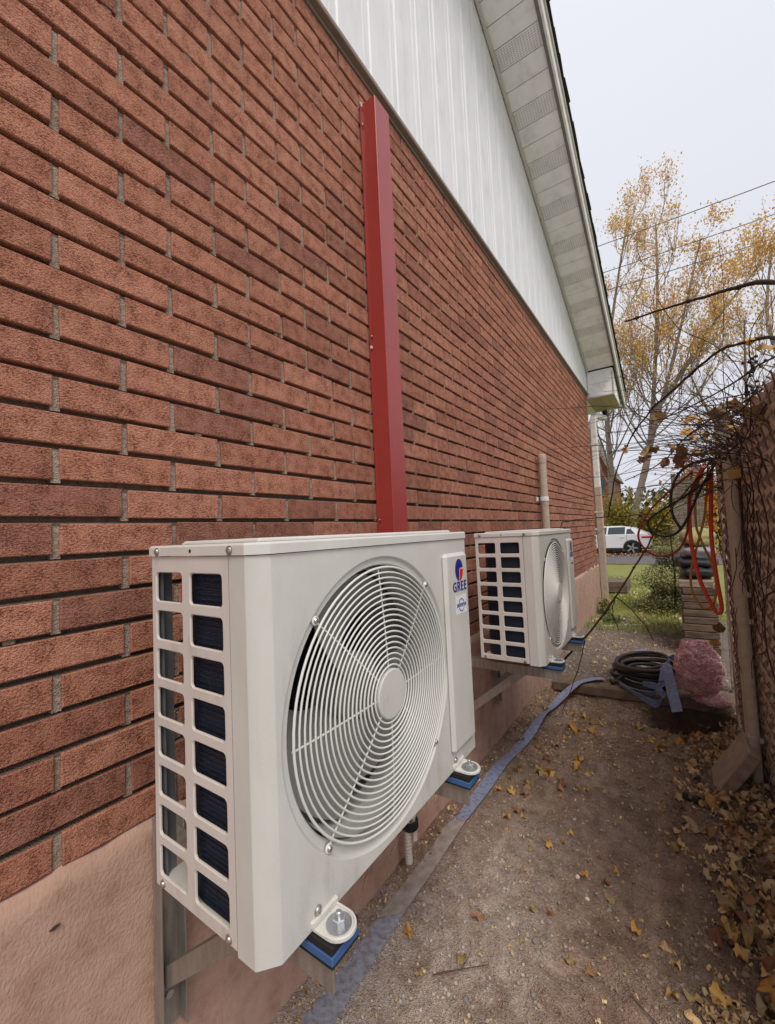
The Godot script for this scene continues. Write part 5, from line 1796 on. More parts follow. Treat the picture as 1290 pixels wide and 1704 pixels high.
func bush(called: String, label: String, at: Vector3, r: Vector3, n: int, size: float, cols: Array, category := "bush") -> void:
	var t := thing(called, label, category, at)
	var s := mb()
	var places := []
	var colors := []
	var ends := []
	for i in 26:
		var a := rng.randf() * TAU
		var d := Vector3(cos(a) * rng.randf_range(0.1, 0.9), rng.randf_range(0.5, 1.0), sin(a) * rng.randf_range(0.1, 0.9))
		var e := d * r * rng.randf_range(0.7, 1.0)
		tube(s, smooth([Vector3(0, 0, 0), e * 0.5 + Vector3(0, r.y * 0.12, 0), e], 3), 0.012 * r.y, 0.004 * r.y, 4, false)
		ends.append(e)
	obj("stem", s, M.twig, t)
	for i in n:
		var e: Vector3 = ends[rng.randi() % ends.size()]
		var p := e * rng.randf_range(0.35, 1.02) + Vector3(rng.randfn(), rng.randfn(), rng.randfn()) * r * 0.16
		if p.y < 0.02: continue
		places.append(Transform3D(Basis.from_euler(Vector3(rng.randf() * TAU, rng.randf() * TAU, 0)).scaled(Vector3.ONE * size * rng.randf_range(0.6, 1.3)), p))
		var c: Color = cols[rng.randi() % cols.size()]
		colors.append(c * rng.randf_range(0.65, 1.25))
	var o := swarm("leaves", small_leaf(), M.crown, places, colors, t)
	tag(o, "", "", "", "stuff")

func build_trees() -> void:
	var gold := [Color(0.80, 0.56, 0.18), Color(0.84, 0.66, 0.28), Color(0.72, 0.44, 0.17), Color(0.66, 0.57, 0.26), Color(0.88, 0.64, 0.28), Color(0.76, 0.50, 0.28)]
	tree("poplar_tree", "tall yellow autumn tree with a leaning pale trunk that forks, right of the eave", [[Vector3(-1.55, -0.2, -30), Vector3(-1.05, 2.2, -30), Vector3(-0.247, 5.139, -30), Vector3(0.136, 7.673, -30.2), Vector3(0.504, 10.939, -30.2), Vector3(0.9, 15.2, -30), Vector3(1.1, 19.4, -30)], [Vector3(-0.247, 5.1, -30), Vector3(0.326, 7.265, -29.8), Vector3(1.1, 9.6, -29.6), Vector3(2.1, 13.2, -29.4), Vector3(3.1, 17.0, -29.2)], [Vector3(0.136, 7.673, -30.2), Vector3(1.9, 10.2, -30.6), Vector3(3.8, 13.0, -30.8), Vector3(6.0, 15.6, -31.0)]], 0.24, M.bark, 3, 17000, 0.125, gold, 0.34, 6.0, 0.85, 0.6, 0.20)
	tree("poplar_tree", "slim yellow autumn tree with a straight grey trunk beside the downspout", [[Vector3(-2.62, -0.2, -32), Vector3(-2.55, 3.0, -32), Vector3(-2.5, 5.714, -32), Vector3(-2.524, 8.212, -32), Vector3(-2.3, 12.0, -32), Vector3(-1.3, 17.5, -32), Vector3(-0.4, 21.6, -32)]], 0.25, M.bark, 3, 9500, 0.125, gold, 0.20, 8.0, 0.85, 0.6, 0.19)
	tree("poplar_tree", "bushy orange autumn tree at the right edge below the power lines", [[Vector3(6.4, -0.2, -27), Vector3(5.7, 3.5, -27), Vector3(5.9, 7.0, -27.3), Vector3(5.2, 10.5, -27), Vector3(5.6, 14.2, -27)]], 0.20, M.bark, 3, 7500, 0.12, gold, 0.22, 6.5, 0.8, 0.65, 0.24)
	tree("bare_tree", "leafless thin-twigged small tree standing above the grapevine on the right", [[Vector3(3.0, -0.1, -15), Vector3(2.9, 2.0, -15), Vector3(2.7, 4.0, -15), Vector3(2.8, 6.6, -15)], [Vector3(2.9, 2.0, -15), Vector3(2.0, 3.8, -15), Vector3(1.4, 5.8, -15)]], 0.09, M.bark_dark, 3, 400, 0.07, gold, 0.2, 2.0, 0.35, 0.85, 0.26)
	var yg := [Color(0.30, 0.30, 0.05), Color(0.40, 0.36, 0.06), Color(0.20, 0.24, 0.05), Color(0.46, 0.34, 0.06)]
	var or_ := [Color(0.62, 0.30, 0.06), Color(0.56, 0.36, 0.08), Color(0.66, 0.40, 0.12)]
	var gr := [Color(0.09, 0.12, 0.04), Color(0.13, 0.15, 0.05), Color(0.17, 0.16, 0.06), Color(0.07, 0.09, 0.04)]
	bush("yellow_green_bush", "yellow green bush between the two pale trunks behind the car", Vector3(-1.7, -0.2, -28), Vector3(1.3, 3.0, 1.2), 2600, 0.17, yg)
	bush("yellow_green_bush", "wide yellow green bush right of the leaning trunk behind the car", Vector3(0.2, -0.2, -28.5), Vector3(1.5, 2.6, 1.2), 2600, 0.17, yg)
	bush("orange_shrub", "orange leaved shrub just right of the downspout behind the car", Vector3(-3.2, -0.2, -29), Vector3(0.9, 2.6, 0.9), 1000, 0.17, or_)
	bush("orange_tree", "small orange leaved tree behind the grey board fence", Vector3(1.6, -0.2, -22), Vector3(1.5, 4.6, 1.3), 2200, 0.15, or_, "tree")
	bush("dark_bush", "dark green bush low behind the car's roof", Vector3(-0.9, -0.2, -31), Vector3(2.4, 2.4, 1.2), 3000, 0.2, gr)
	bush("dark_bush", "dark green bush behind the distant house's foot at the downspout", Vector3(-5.2, -0.2, -33), Vector3(2.6, 2.6, 1.4), 3000, 0.2, gr)
	bush("dark_bush", "dark green bush behind the board fence on the right", Vector3(3.4, -0.2, -25), Vector3(2.4, 2.8, 1.4), 3200, 0.19, gr)
	# far belt of woodland that closes the view
	var places := []
	var colors := []
	for i in 9000:
		var x := rng.randf_range(-45, 45)
		var h := 5.0 + 2.5 * gn.get_noise_1d(x * 0.25)
		places.append(Transform3D(Basis.from_euler(Vector3(rng.randf() * TAU, rng.randf() * TAU, 0)).scaled(Vector3.ONE * rng.randf_range(0.4, 0.9)), Vector3(x, rng.randf_range(-0.3, h), -60 + rng.randf_range(-3, 3))))
		var c: Color = (gr + [Color(0.30, 0.22, 0.08)])[rng.randi() % 5]
		colors.append(c * rng.randf_range(0.8, 1.3))
	var far := swarm("far_woodland", small_leaf(), M.leaf, places, colors)
	tag(far, "far belt of dim green and brown trees beyond the street", "woodland", "", "stuff")
	# evergreen shrub on the lawn
	var t := thing("evergreen_shrub", "feathery yellow green evergreen shrub on the lawn behind the stacked bags", "shrub", Vector3(0.80, 0.05, -6.1))
	var s := mb()
	tube(s, [Vector3(0, 0, 0), Vector3(0.02, 0.5, 0), Vector3(0.0, 1.05, 0)], 0.02, 0.005, 6)
	obj("stem", s, M.twig, t)
	places = []
	colors = []
	for i in 7500:
		var f := 1.0 - pow(rng.randf(), 0.55)
		var y := f * 1.08
		var rad := (0.34 * (1.0 - f * f) + 0.03) * sqrt(rng.randf()) * (1.0 + 0.35 * sin(y * 17.0 + rng.randf()))
		var a := rng.randf() * TAU
		var dir := Vector3(cos(a), 0.7, sin(a)).normalized()
		var b := Basis.looking_at(dir + Vector3(rng.randfn(), rng.randfn(), rng.randfn()) * 0.25, Vector3(0.1, 1, 0.2)).scaled(Vector3(0.02, 0.02, rng.randf_range(0.07, 0.13)))
		places.append(Transform3D(b, Vector3(cos(a) * rad, y, sin(a) * rad)))
		colors.append([Color(0.34, 0.36, 0.13), Color(0.42, 0.39, 0.16), Color(0.24, 0.29, 0.10), Color(0.52, 0.44, 0.20)][rng.randi() % 4] * rng.randf_range(0.7, 1.2))
	var o := swarm("needles", small_leaf(), M.leaf, places, colors, t)
	tag(o, "", "", "", "stuff")
	# weeds at the corner of the house
	bush("leafy_weed", "small green weed growing at the foot of the downspout", Vector3(0.10, 0.05, -5.7), Vector3(0.12, 0.22, 0.2), 150, 0.045, [Color(0.13, 0.20, 0.06), Color(0.18, 0.24, 0.08), Color(0.30, 0.27, 0.08)], "weed")
	bush("leafy_weed", "low green weed on the gravel beside the stucco end", Vector3(0.22, 0.06, -5.2), Vector3(0.16, 0.10, 0.16), 110, 0.045, [Color(0.13, 0.20, 0.06), Color(0.20, 0.26, 0.08)], "weed")
	# lawn
	var blade := mb()
	tri(blade, Vector3(-0.5, 0, 0), Vector3(0.5, 0, 0), Vector3(0.15, 1, 0.35), Vector3(0, 0.3, 1))
	var bm := done(blade)
	places = []
	colors = []
	for i in 42000:
		var z := -4.75 - 7.5 * pow(rng.randf(), 1.5)
		var x := rng.randf_range(-0.7, 1.3) - (absf(z) - 5.0) * 0.09
		if z > -5.2 and rng.randf() < 0.6: continue
		var h := rng.randf_range(0.02, 0.06)
		places.append(Transform3D(Basis.from_euler(Vector3(rng.randf_range(-0.5, 0.5), rng.randf() * TAU, rng.randf_range(-0.4, 0.4))) * Basis.from_scale(Vector3(0.007, h, 0.02)), Vector3(x, lawn_h(x, z) - 0.004, z)))
		colors.append([Color(0.27, 0.35, 0.09), Color(0.34, 0.40, 0.12), Color(0.44, 0.42, 0.17), Color(0.20, 0.28, 0.08)][rng.randi() % 4] * rng.randf_range(0.8, 1.2))
	o = swarm("lawn_grass", bm, M.grass, places, colors)
	tag(o, "short green lawn grass between the gravel and the street", "grass", "", "stuff")

func build_vines() -> void:
	var t := thing("grapevine", "nearly bare grapevine sprawling over the fence top with brown and yellow leaves", "vine", Vector3(1.08, 1.4, -2.3))
	var b := Vector3(1.08, 1.4, -2.3)
	var canes := [
		[0.0065, [Vector3(1.13, 1.48, -1.3), Vector3(1.15, 1.691, -1.7), Vector3(1.106, 1.761, -1.9), Vector3(1.049, 1.814, -2.1), Vector3(0.919, 1.766, -2.3), Vector3(0.777, 1.693, -2.5), Vector3(0.623, 1.495, -2.7), Vector3(0.537, 1.192, -2.8)]],
		[0.009, [Vector3(1.22, 1.62, -1.5), Vector3(1.179, 1.901, -1.8), Vector3(1.074, 2.048, -2.1), Vector3(0.923, 2.173, -2.4), Vector3(0.71, 2.251, -2.6)]],
		[0.0045, [Vector3(1.20, 1.55, -1.8), Vector3(1.181, 1.621, -2.0), Vector3(1.089, 1.598, -2.2), Vector3(0.956, 1.574, -2.5), Vector3(0.82, 1.48, -2.8), Vector3(0.622, 1.416, -3.0)]],
		[0.004, [Vector3(1.15, 1.5, -1.7), Vector3(1.179, 1.687, -1.9), Vector3(1.056, 1.681, -2.2), Vector3(0.89, 1.677, -2.5), Vector3(0.687, 1.692, -2.8), Vector3(0.541, 1.735, -3.0)]],
		[0.0055, [Vector3(0.30, 0.40, -2.18), Vector3(0.337, 0.458, -2.2), Vector3(0.466, 0.601, -2.25), Vector3(0.59, 0.776, -2.3), Vector3(0.727, 1.004, -2.4), Vector3(0.82, 1.167, -2.45), Vector3(0.977, 1.366, -2.5), Vector3(1.147, 1.577, -2.4)]],
		[0.003, [Vector3(0.40, 1.14, -2.18), Vector3(0.42, 1.171, -2.2), Vector3(0.563, 1.184, -2.3), Vector3(0.711, 1.188, -2.4), Vector3(0.835, 1.2, -2.4), Vector3(1.022, 1.283, -2.4), Vector3(1.09, 1.36, -2.3)]],
		[0.0028, [Vector3(0.60, 0.80, -2.3), Vector3(0.66, 0.74, -2.32), Vector3(0.72, 0.64, -2.36), Vector3(0.74, 0.58, -2.38)]],
		[0.0028, [Vector3(0.60, 0.79, -2.3), Vector3(0.58, 0.72, -2.33), Vector3(0.60, 0.62, -2.36)]],
		[0.0026, [Vector3(0.46, 0.59, -2.25), Vector3(0.42, 0.45, -2.3), Vector3(0.36, 0.30, -2.35), Vector3(0.30, 0.16, -2.4)]]]
	for c in canes:
		var pts := []
		for p in c[1]: pts.append(p - b)
		var s := mb()
		var P := smooth(pts, 6)
		for i in range(1, P.size() - 1): P[i] += Vector3(rng.randfn(), rng.randfn(), rng.randfn()) * 0.0014
		tube(s, P, c[0], c[0] * 0.55, 6, true, 0.12)
		for i in range(4, P.size(), 6): ball(s, P[i], Vector3.ONE * c[0] * 1.2, 6, 4)
		obj("cane", s, M.cane, t)
	# many thinner shoots from the fence top
	for i in 105:
		var f := rng.randf()
		var p := Vector3(rng.randf_range(1.0, 1.12), rng.randf_range(1.25, 1.5), lerpf(-1.6, -3.0, f))
		var d := Vector3(rng.randf_range(-0.9, -0.1), rng.randf_range(0.0, 0.7), rng.randf_range(-0.8, 0.4)).normalized()
		var L := rng.randf_range(0.10, 0.34) if rng.randf() < 0.6 else rng.randf_range(0.35, 0.7)
		var pts := [p - b]
		for k in 5:
			d = (d + Vector3(rng.randfn(), rng.randfn() - 0.25, rng.randfn()) * 0.16).normalized()
			p += d * L / 5.0
			pts.append(p - b)
		var s := mb()
		var r := rng.randf_range(0.0008, 0.0021)
		tube(s, smooth(pts, 3), r, r * 0.45, 5, false)
		obj("shoot", s, M.cane, t)
	# the dense tangle right on the fence top
	for i in 80:
		var p := Vector3(rng.randf_range(1.03, 1.14), rng.randf_range(1.36, 1.60), lerpf(-1.6, -2.6, rng.randf()))
		var d := Vector3(rng.randf_range(-0.7, 0.3), rng.randf_range(-0.3, 0.8), rng.randf_range(-0.9, 0.9)).normalized()
		var L := rng.randf_range(0.10, 0.35)
		var pts := [p - b]
		for k in 5:
			d = (d + Vector3(rng.randfn() - 0.2, rng.randfn() - 0.2, rng.randfn()) * 0.28).normalized()
			p += d * L / 5.0
			pts.append(p - b)
		var s := mb()
		var r := rng.randf_range(0.0010, 0.0026)
		tube(s, smooth(pts, 3), r, r * 0.45, 5, false)
		obj("shoot", s, M.cane, t)
	# long thin shoots arching up and away over the yard
	for i in 26:
		var p := Vector3(rng.randf_range(0.98, 1.12), rng.randf_range(1.4, 1.6), lerpf(-2.0, -3.0, rng.randf()))
		var d := Vector3(rng.randf_range(-0.8, -0.35), rng.randf_range(0.15, 0.75), rng.randf_range(-0.9, -0.2)).normalized()
		var pts := [p - b]
		for k in 7:
			d = (d + Vector3(rng.randfn() * 0.08 - 0.04, rng.randfn() * 0.08 - 0.07, rng.randfn() * 0.08)).normalized()
			p += d * rng.randf_range(0.07, 0.13)
			pts.append(p - b)
		var s := mb()
		var r := rng.randf_range(0.0010, 0.0024)
		tube(s, smooth(pts, 3), r, r * 0.4, 5, false)
		obj("shoot", s, M.cane, t)
	# shoots that hang over the slats on the fence face
	for i in 34:
		var p := Vector3(1.078 - rng.randf() * 0.02, rng.randf_range(0.9, 1.48), rng.randf_range(-1.3, -3.0))
		var pts := [p - b]
		for k in 6:
			p += Vector3(rng.randfn() * 0.012, -rng.randf_range(0.02, 0.10), rng.randfn() * 0.05)
			p.x = clampf(p.x, 1.03, 1.082)
			pts.append(p - b)
		var s := mb()
		tube(s, smooth(pts, 3), rng.randf_range(0.0012, 0.0026), 0.001, 5, false)
		obj("shoot", s, M.cane, t)
	# leaves still on the vine
	var meshes := []
	for v in 5: meshes.append(leaf_mesh(900 + v, 1.1))
	var cols := ["c08e48", "98704f", "caa05a", "7d5642", "b5925c", "98835a"]
	var mats := []
	for c in cols:
		var m := plain(hexa(c), 0.75)
		m.cull_mode = BaseMaterial3D.CULL_DISABLED
		m.backlight_enabled = true
		m.backlight = Color(0.35, 0.28, 0.15)
		mats.append(m)
	M.leaf_solid = mats
	var spots := [Vector3(0.765, 1.50, -2.5), Vector3(0.735, 1.48, -2.52), Vector3(0.90, 1.48, -2.5), Vector3(0.93, 1.45, -2.48), Vector3(0.905, 1.43, -2.5), Vector3(0.665, 1.545, -2.62), Vector3(0.82, 1.66, -2.5), Vector3(1.0, 1.55, -2.5), Vector3(1.02, 1.52, -2.45), Vector3(0.98, 1.62, -2.4), Vector3(1.05, 1.60, -2.3), Vector3(1.09, 1.58, -2.1), Vector3(1.07, 1.52, -2.2), Vector3(1.04, 1.47, -2.4), Vector3(0.96, 1.57, -2.55), Vector3(1.13, 1.75, -1.85), Vector3(1.15, 1.70, -1.8), Vector3(1.07, 1.30, -1.95), Vector3(1.08, 1.43, -2.6), Vector3(1.0, 1.48, -2.6), Vector3(1.05, 1.40, -2.5), Vector3(0.88, 1.53, -2.6), Vector3(0.84, 1.44, -2.55), Vector3(1.02, 0.55, -2.9), Vector3(1.0, 0.46, -2.95), Vector3(1.06, 1.50, -2.75), Vector3(1.03, 1.58, -2.7), Vector3(0.79, 1.52, -2.48), Vector3(1.09, 1.46, -1.7), Vector3(1.1, 1.52, -1.9)]
	for p in spots:
		var bs := Basis.from_euler(Vector3(rng.randf_range(0.4, 1.9), rng.randf() * TAU, rng.randf_range(-0.6, 0.6))).scaled(Vector3.ONE * rng.randf_range(0.030, 0.052))
		hang("leaf", meshes[rng.randi() % 5], mats[rng.randi() % 6], t, Transform3D(bs, p - b))
	# dried berries
	var s := mb()
	for c in [Vector3(1.045, 1.43, -2.28), Vector3(1.12, 1.60, -1.95), Vector3(1.09, 1.56, -2.05), Vector3(1.125, 1.68, -1.9)]:
		for k in 16: ball(s, c - b + Vector3(rng.randfn(), rng.randfn() * 1.4, rng.randfn()) * 0.013, Vector3.ONE * 0.0058, 7, 5)
	obj("dried_grapes", s, plain(hexa("24232b"), 0.45), t)

func build_litter() -> void:
	# loose pebbles and crumbs
	var stone := mb()
	var fz := FastNoiseLite.new()
	fz.seed = 61
	fz.frequency = 1.1
	ball(stone, Vector3.ZERO, Vector3(1.0, 0.65, 0.85), 7, 5, fz, 0.8)
	var sm := done(stone)
	var places := []
	var colors := []
	var tone := [Color(0.42, 0.32, 0.26), Color(0.34, 0.25, 0.20), Color(0.45, 0.355, 0.295), Color(0.37, 0.30, 0.26), Color(0.28, 0.205, 0.165), Color(0.42, 0.32, 0.255)]
	for i in 24000:
		var z := -0.35 - 4.6 * pow(rng.randf(), 1.35)
		var x := rng.randf_range(0.01, 1.08)
		if z > -3.26 and z < -3.08 and x > 0.08: continue
		var r := 0.0010 + 0.0055 * pow(rng.randf(), 5.0)
		if z < -3.2: r *= 1.7
		places.append(Transform3D(Basis.from_euler(Vector3(rng.randf() * TAU, rng.randf() * TAU, 0)).scaled(Vector3.ONE * r), Vector3(x, gh(x, z) + r * 0.2, z)))
		var c: Color = tone[rng.randi() % tone.size()]
		if rng.randf() < 0.82 and z > -3.1: c = soil_color(x, z) * Color(0.57, 0.56, 0.55)
		if rng.randf() < 0.005: c = Color(0.58, 0.55, 0.52)
		if x < 0.11 and z > -2.1 and rng.randf() < 0.55: c = Color(0.34, 0.17, 0.13)
		colors.append(c * rng.randf_range(0.8, 1.2))
	var o := swarm("pebbles", sm, M.stone, places, colors)
	tag(o, "small pebbles and crumbs of soil over the bare dirt path", "pebbles", "", "stuff")
	# half buried stones
	places = []
	colors = []
	for i in 260:
		var z := -0.5 - 2.5 * rng.randf()
		var x := rng.randf_range(0.12, 0.9)
		var r := rng.randf_range(0.004, 0.010)
		places.append(Transform3D(Basis.from_euler(Vector3(rng.randf_range(-0.3, 0.3), rng.randf() * TAU, rng.randf_range(-0.3, 0.3))).scaled(Vector3(r, r * 0.6, r * rng.randf_range(0.7, 1.2))), Vector3(x, gh(x, z) - r * 0.12, z)))
		colors.append([Color(0.33, 0.30, 0.285), Color(0.40, 0.345, 0.305), Color(0.27, 0.235, 0.215), Color(0.36, 0.27, 0.22)][rng.randi() % 4] * rng.randf_range(0.8, 1.15))
	o = swarm("embedded_stones", sm, M.stone, places, colors)
	tag(o, "half buried grey and brown stones in the packed dirt", "stones", "", "stuff")
	# larger stones one could pick up
	for p in [[0.345, -0.86, 0.014, "d8d2cb", "white stone nearest the bottom edge of the dirt"], [0.30, -0.80, 0.017, "b9aea5", "pale beige stone at the bottom edge beside the blue strip"], [0.42, -0.93, 0.011, "85817f", "grey stone beside the brown ribbed leaf"], [0.36, -0.98, 0.013, "85817f", "grey stone next to the forked dry twig"], [0.50, -1.07, 0.010, "8c8784", "small grey stone alone on the middle of the bare dirt"], [0.40, -1.22, 0.010, "b9aea5", "pale small stone at the edge of the pale dust"], [0.56, -1.45, 0.008, "d8d2cb", "tiny white stone beside the dark olive curled leaf"], [0.52, -1.52, 0.009, "d8d2cb", "white stone farthest up the path"], [0.47, -1.2, 0.012, "85817f", "grey stone left of the olive and tan lobed leaf"]]:
		var s := mb()
		ball(s, Vector3(p[0], gh(p[0], p[1]) + p[2] * 0.3, p[1]), Vector3(1.0, 0.7, 0.85) * p[2] * 0.8, 12, 8, fz, 0.6, Basis(Vector3.UP, rng.randf() * TAU))
		solo("stone", s, plain(hexa(p[3]), 0.9), p[4], "stone", "loose stones on the path")
	# leaf litter: the mass along the fence and under the slab, thinner over the path
	var kinds := []
	for v in 6: kinds.append(leaf_mesh(700 + v, 1.3 if v < 4 else 0.8, 0 if v < 4 else 1))
	var lc := [Color(0.60, 0.41, 0.20), Color(0.46, 0.29, 0.17), Color(0.70, 0.50, 0.26), Color(0.34, 0.23, 0.15), Color(0.56, 0.43, 0.26), Color(0.72, 0.57, 0.34), Color(0.24, 0.17, 0.12)]
	for v in 6:
		places = []
		colors = []
		var n := 0
		while n < 1100:
			var z := -0.45 - 2.65 * pow(rng.randf(), 1.2)
			var x := rng.randf_range(0.02, 1.09)
			var side := smoothstep(0.74, 1.04, x + gn.get_noise_2d(x * 2.0, z * 2.0 + 30.0) * 0.18)
			var under := smoothstep(-1.9, -2.5, z) * smoothstep(0.55, 0.3, absf(x - 0.35)) * 0.35
			var wall_foot := smoothstep(0.09, 0.02, x) * 0.5
			if rng.randf() > 0.035 + side * 0.9 + under + wall_foot: continue
			n += 1
			var r := rng.randf_range(0.008, 0.026) if rng.randf() < 0.3 else rng.randf_range(0.003, 0.010)
			if side < 0.3: r = rng.randf_range(0.003, 0.009)
			var b := Basis.from_euler(Vector3(rng.randf_range(-0.7, 0.7), rng.randf() * TAU, rng.randf_range(-0.7, 0.7))).scaled(Vector3.ONE * r)
			places.append(Transform3D(b, Vector3(x, gh(x, z) + r * 0.35 + side * rng.randf_range(0.0, 0.018), z)))
			colors.append(lc[rng.randi() % lc.size()] * rng.randf_range(0.65, 1.2))
		o = swarm("leaf_litter", kinds[v], M.leaf, places, colors)
		tag(o, ["thick brown leaf litter", "crumbled dark leaf litter", "tan maple leaf litter", "ochre lobed leaf litter", "narrow brown leaf litter", "small pointed leaf litter"][v] + " along the fence foot and the wall", "leaf litter", "leaf litter on the ground", "stuff")
	# leaves on gravel and lawn
	places = []
	colors = []
	for i in 700:
		var z := -3.3 - 9.0 * pow(rng.randf(), 1.3)
		var x := rng.randf_range(0.05, 1.05) - maxf(0.0, absf(z) - 5.5) * 0.1 * rng.randf()
		if z > -5.0 and rng.randf() < 0.8: continue
		var y := gh(x, z) if z > -5.0 else lawn_h(x, z) + 0.02
		places.append(Transform3D(Basis.from_euler(Vector3(rng.randf_range(-0.5, 0.5), rng.randf() * TAU, rng.randf_range(-0.5, 0.5))).scaled(Vector3.ONE * rng.randf_range(0.012, 0.028)), Vector3(x, y + 0.01, z)))
		colors.append([Color(0.55, 0.46, 0.20), Color(0.60, 0.54, 0.34), Color(0.40, 0.30, 0.12)][rng.randi() % 3] * rng.randf_range(0.8, 1.2))
	o = swarm("lawn_leaves", kinds[1], M.leaf, places, colors)
	tag(o, "yellow fallen leaves scattered over the lawn", "leaf litter", "", "stuff")
	# leaves along the kerb under the car
	places = []
	colors = []
	for i in 1500:
		var x := rng.randf_range(-9, 5)
		places.append(Transform3D(Basis.from_euler(Vector3(rng.randf_range(-0.6, 0.6), rng.randf() * TAU, rng.randf_range(-0.6, 0.6))).scaled(Vector3.ONE * rng.randf_range(0.05, 0.09)), Vector3(x, -0.37 + rng.randf() * 0.06, -22.4 - 2.6 * rng.randf())))
		colors.append([Color(0.42, 0.22, 0.12), Color(0.50, 0.30, 0.16), Color(0.33, 0.17, 0.10)][rng.randi() % 3] * rng.randf_range(0.8, 1.2))
	o = swarm("kerb_leaves", kinds[2], M.leaf, places, colors)
	tag(o, "drift of reddish brown leaves along the far kerb under the car", "leaf litter", "", "stuff")
	# single leaves that stand out
	var named := [
		[0.885, -1.285, 0.030, 2, 0.6, "large curled golden leaf on the bare dirt, alone between path and leaf drift"],
		[0.43, -0.905, 0.020, 0, 0.4, "brown ribbed leaf lying flat near the white stones"],
		[0.545, -0.945, 0.018, 2, 1.9, "orange leaf standing folded on the dirt in front of the nearer unit"],
		[0.16, -1.04, 0.022, 0, 0.9, "orange brown leaf on the dust left of the blue strip's gap"],
		[0.615, -1.48, 0.024, 5, 2.4, "dark olive curled leaf on the middle of the path"],
		[0.56, -1.20, 0.022, 5, 0.2, "olive and tan lobed leaf lying tilted on the path centre"],
		[0.87, -1.02, 0.028, 4, 1.2, "big tan maple leaf at the edge of the leaf drift, near the camera"],
		[0.50, -0.80, 0.017, 2, 2.7, "yellow leaf close to the bottom edge of the dirt"],
		[0.26, -1.72, 0.030, 1, 0.5, "brown crumpled leaf pile piece under the foot pad beside the strip"],
		[0.20, -1.83, 0.028, 2, 1.4, "yellow crumpled leaf touching the blue strip under the far bracket"],
		[0.23, -1.66, 0.026, 4, 2.2, "curled tan leaf beside the blue strip below the farther foot"],
		[0.46, -1.70, 0.016, 2, 0.1, "small bright yellow leaf on the upper path"],
		[0.345, -2.75, 0.034, 2, 0.4, "bright orange leaf just before the concrete slab, left"],
		[0.44, -2.70, 0.030, 4, 1.0, "tan leaf before the slab, right of the bright orange leaf"],
		[0.30, -2.55, 0.036, 0, 2.0, "large brown leaf curled by the strip's bend near the slab"],
		[0.44, -3.24, 0.028, 2, 0.2, "orange leaf on the slab beside the coil's loose end"],
		[0.80, -2.62, 0.030, 0, 0.7, "orange brown leaf at the rim of the washed out hole"],
		[0.72, -2.50, 0.026, 2, 1.7, "yellow leaf on the dirt below the washed out hole"],
		[0.97, -2.58, 0.030, 2, 1.1, "golden leaf near the gate's foot by the paver"]]
	for e in named:
		var b := Basis.from_euler(Vector3(rng.randf_range(-0.35, 0.35), e[4] * 2.2, rng.randf_range(-0.35, 0.35))).scaled(Vector3.ONE * e[2])
		var x: float = e[0]
		var z: float = e[1]
		var y: float = gh(x, z) + e[2] * 0.35
		if z < -3.2: y = 0.095
		var lf := hang("fallen_leaf", kinds[e[3] % 4], M.leaf_solid[e[3] % 6], self, Transform3D(b, Vector3(x, y, z)))
		tag(lf, e[5], "leaf", "single fallen leaves on the dirt")
	# leaves heaped below the brackets of the farther unit and at the bend of the strip
	for i in 70:
		var x := rng.randf_range(0.10, 0.42)
		var z := rng.randf_range(-1.55, -2.9)
		if rng.randf() < 0.35:
			x = rng.randf_range(0.6, 1.04)
			z = rng.randf_range(-2.45, -2.85)
		var r := rng.randf_range(0.014, 0.034)
		var b := Basis.from_euler(Vector3(rng.randf_range(-0.8, 0.8), rng.randf() * TAU, rng.randf_range(-0.8, 0.8))).scaled(Vector3.ONE * r)
		var lf := hang("fallen_leaf", kinds[rng.randi() % 4], M.leaf_solid[rng.randi() % 6], self, Transform3D(b, Vector3(x, gh(x, z) + r * 0.45, z)))
		tag(lf, "dry brown or yellow fallen leaf lying before the concrete slab", "leaf", "fallen leaves before the slab")
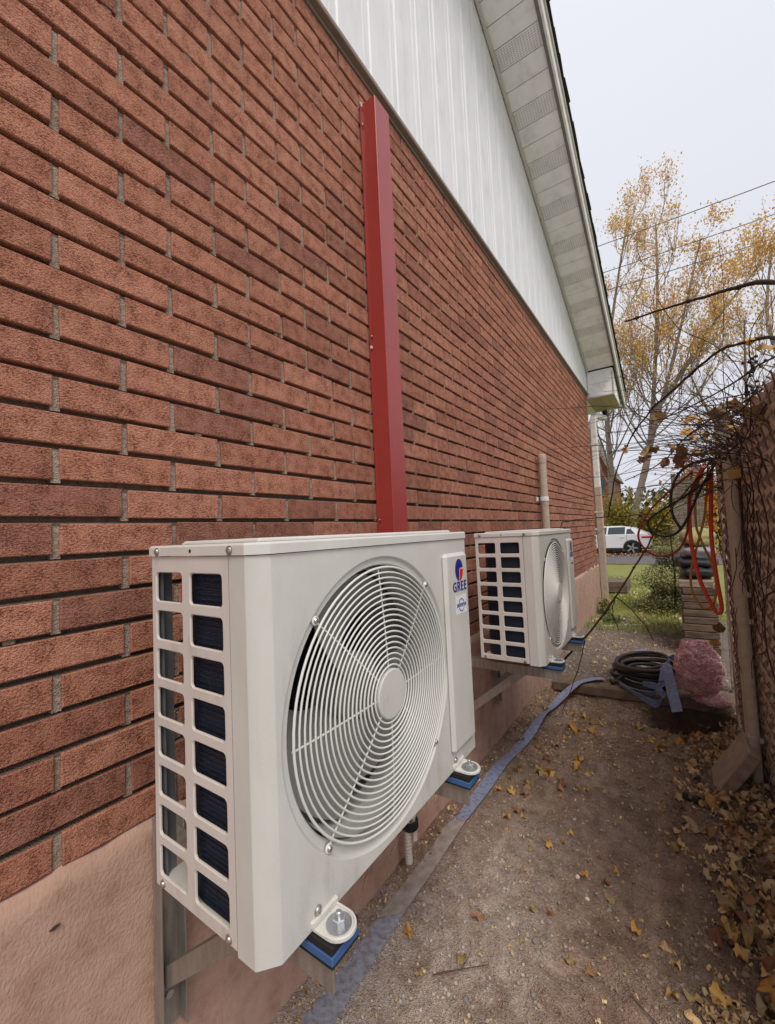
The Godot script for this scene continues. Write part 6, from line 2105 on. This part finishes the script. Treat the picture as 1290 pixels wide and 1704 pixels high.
	for i in 46:
		var z := -0.75 - 1.9 * rng.randf()
		var x := rng.randf_range(0.22, 0.86)
		var r := rng.randf_range(0.007, 0.021)
		var b := Basis.from_euler(Vector3(rng.randf_range(-0.5, 0.5), rng.randf() * TAU, rng.randf_range(-0.5, 0.5))).scaled(Vector3.ONE * r)
		var lf := hang("fallen_leaf", kinds[rng.randi() % 6], M.leaf_solid[[0, 1, 4, 5, 5, 1, 2, 3][rng.randi() % 8]], self, Transform3D(b, Vector3(x, gh(x, z) + r * 0.4, z)))
		tag(lf, "small yellow tan fallen leaf scattered on the open dirt path", "leaf", "fallen leaves on the open path")
	for i in 34:
		var x := rng.randf_range(0.88, 1.07)
		var z := rng.randf_range(-0.95, -2.2)
		var r := rng.randf_range(0.020, 0.038)
		var b := Basis.from_euler(Vector3(rng.randf_range(-0.7, 0.7), rng.randf() * TAU, rng.randf_range(-0.7, 0.7))).scaled(Vector3.ONE * r)
		var lf := hang("fallen_leaf", kinds[rng.randi() % 4], M.leaf_solid[rng.randi() % 6], self, Transform3D(b, Vector3(x, gh(x, z) + 0.02 + r * 0.4, z)))
		tag(lf, "dry brown maple leaf in the drift at the foot of the slatted fence", "leaf", "fallen leaves at the fence foot")
	# twigs
	for e in [[0.33, -1.02, 0.075, 0.7, "forked dry twig on the pale dust by the drain hose"], [0.78, -1.15, 0.10, 2.6, "thin dry twig beside the large golden leaf"], [0.35, -5.0, 0.22, 0.5, "bleached dry stick on the gravel beside the weeds"]]:
		var s := mb()
		var d := Vector3(cos(e[3]), 0, -sin(e[3]))
		var p := Vector3(e[0], gh(e[0], e[1]) + 0.006, e[1])
		var r := 0.002 if e[2] < 0.2 else 0.006
		tube(s, smooth([p - d * e[2], p + Vector3(0, 0.006, 0.004), p + d * e[2] + Vector3(0, 0.004, 0)], 4), r, r * 0.5, 5, true, 0.15)
		tube(s, smooth([p, p + d.rotated(Vector3.UP, 0.7) * e[2] * 0.6 + Vector3(0, 0.01, 0)], 4), r * 0.7, r * 0.3, 5, true)
		solo("dry_twig", s, M.twig if e[2] < 0.2 else M.pvc, e[4], "twig", "twigs on the ground")
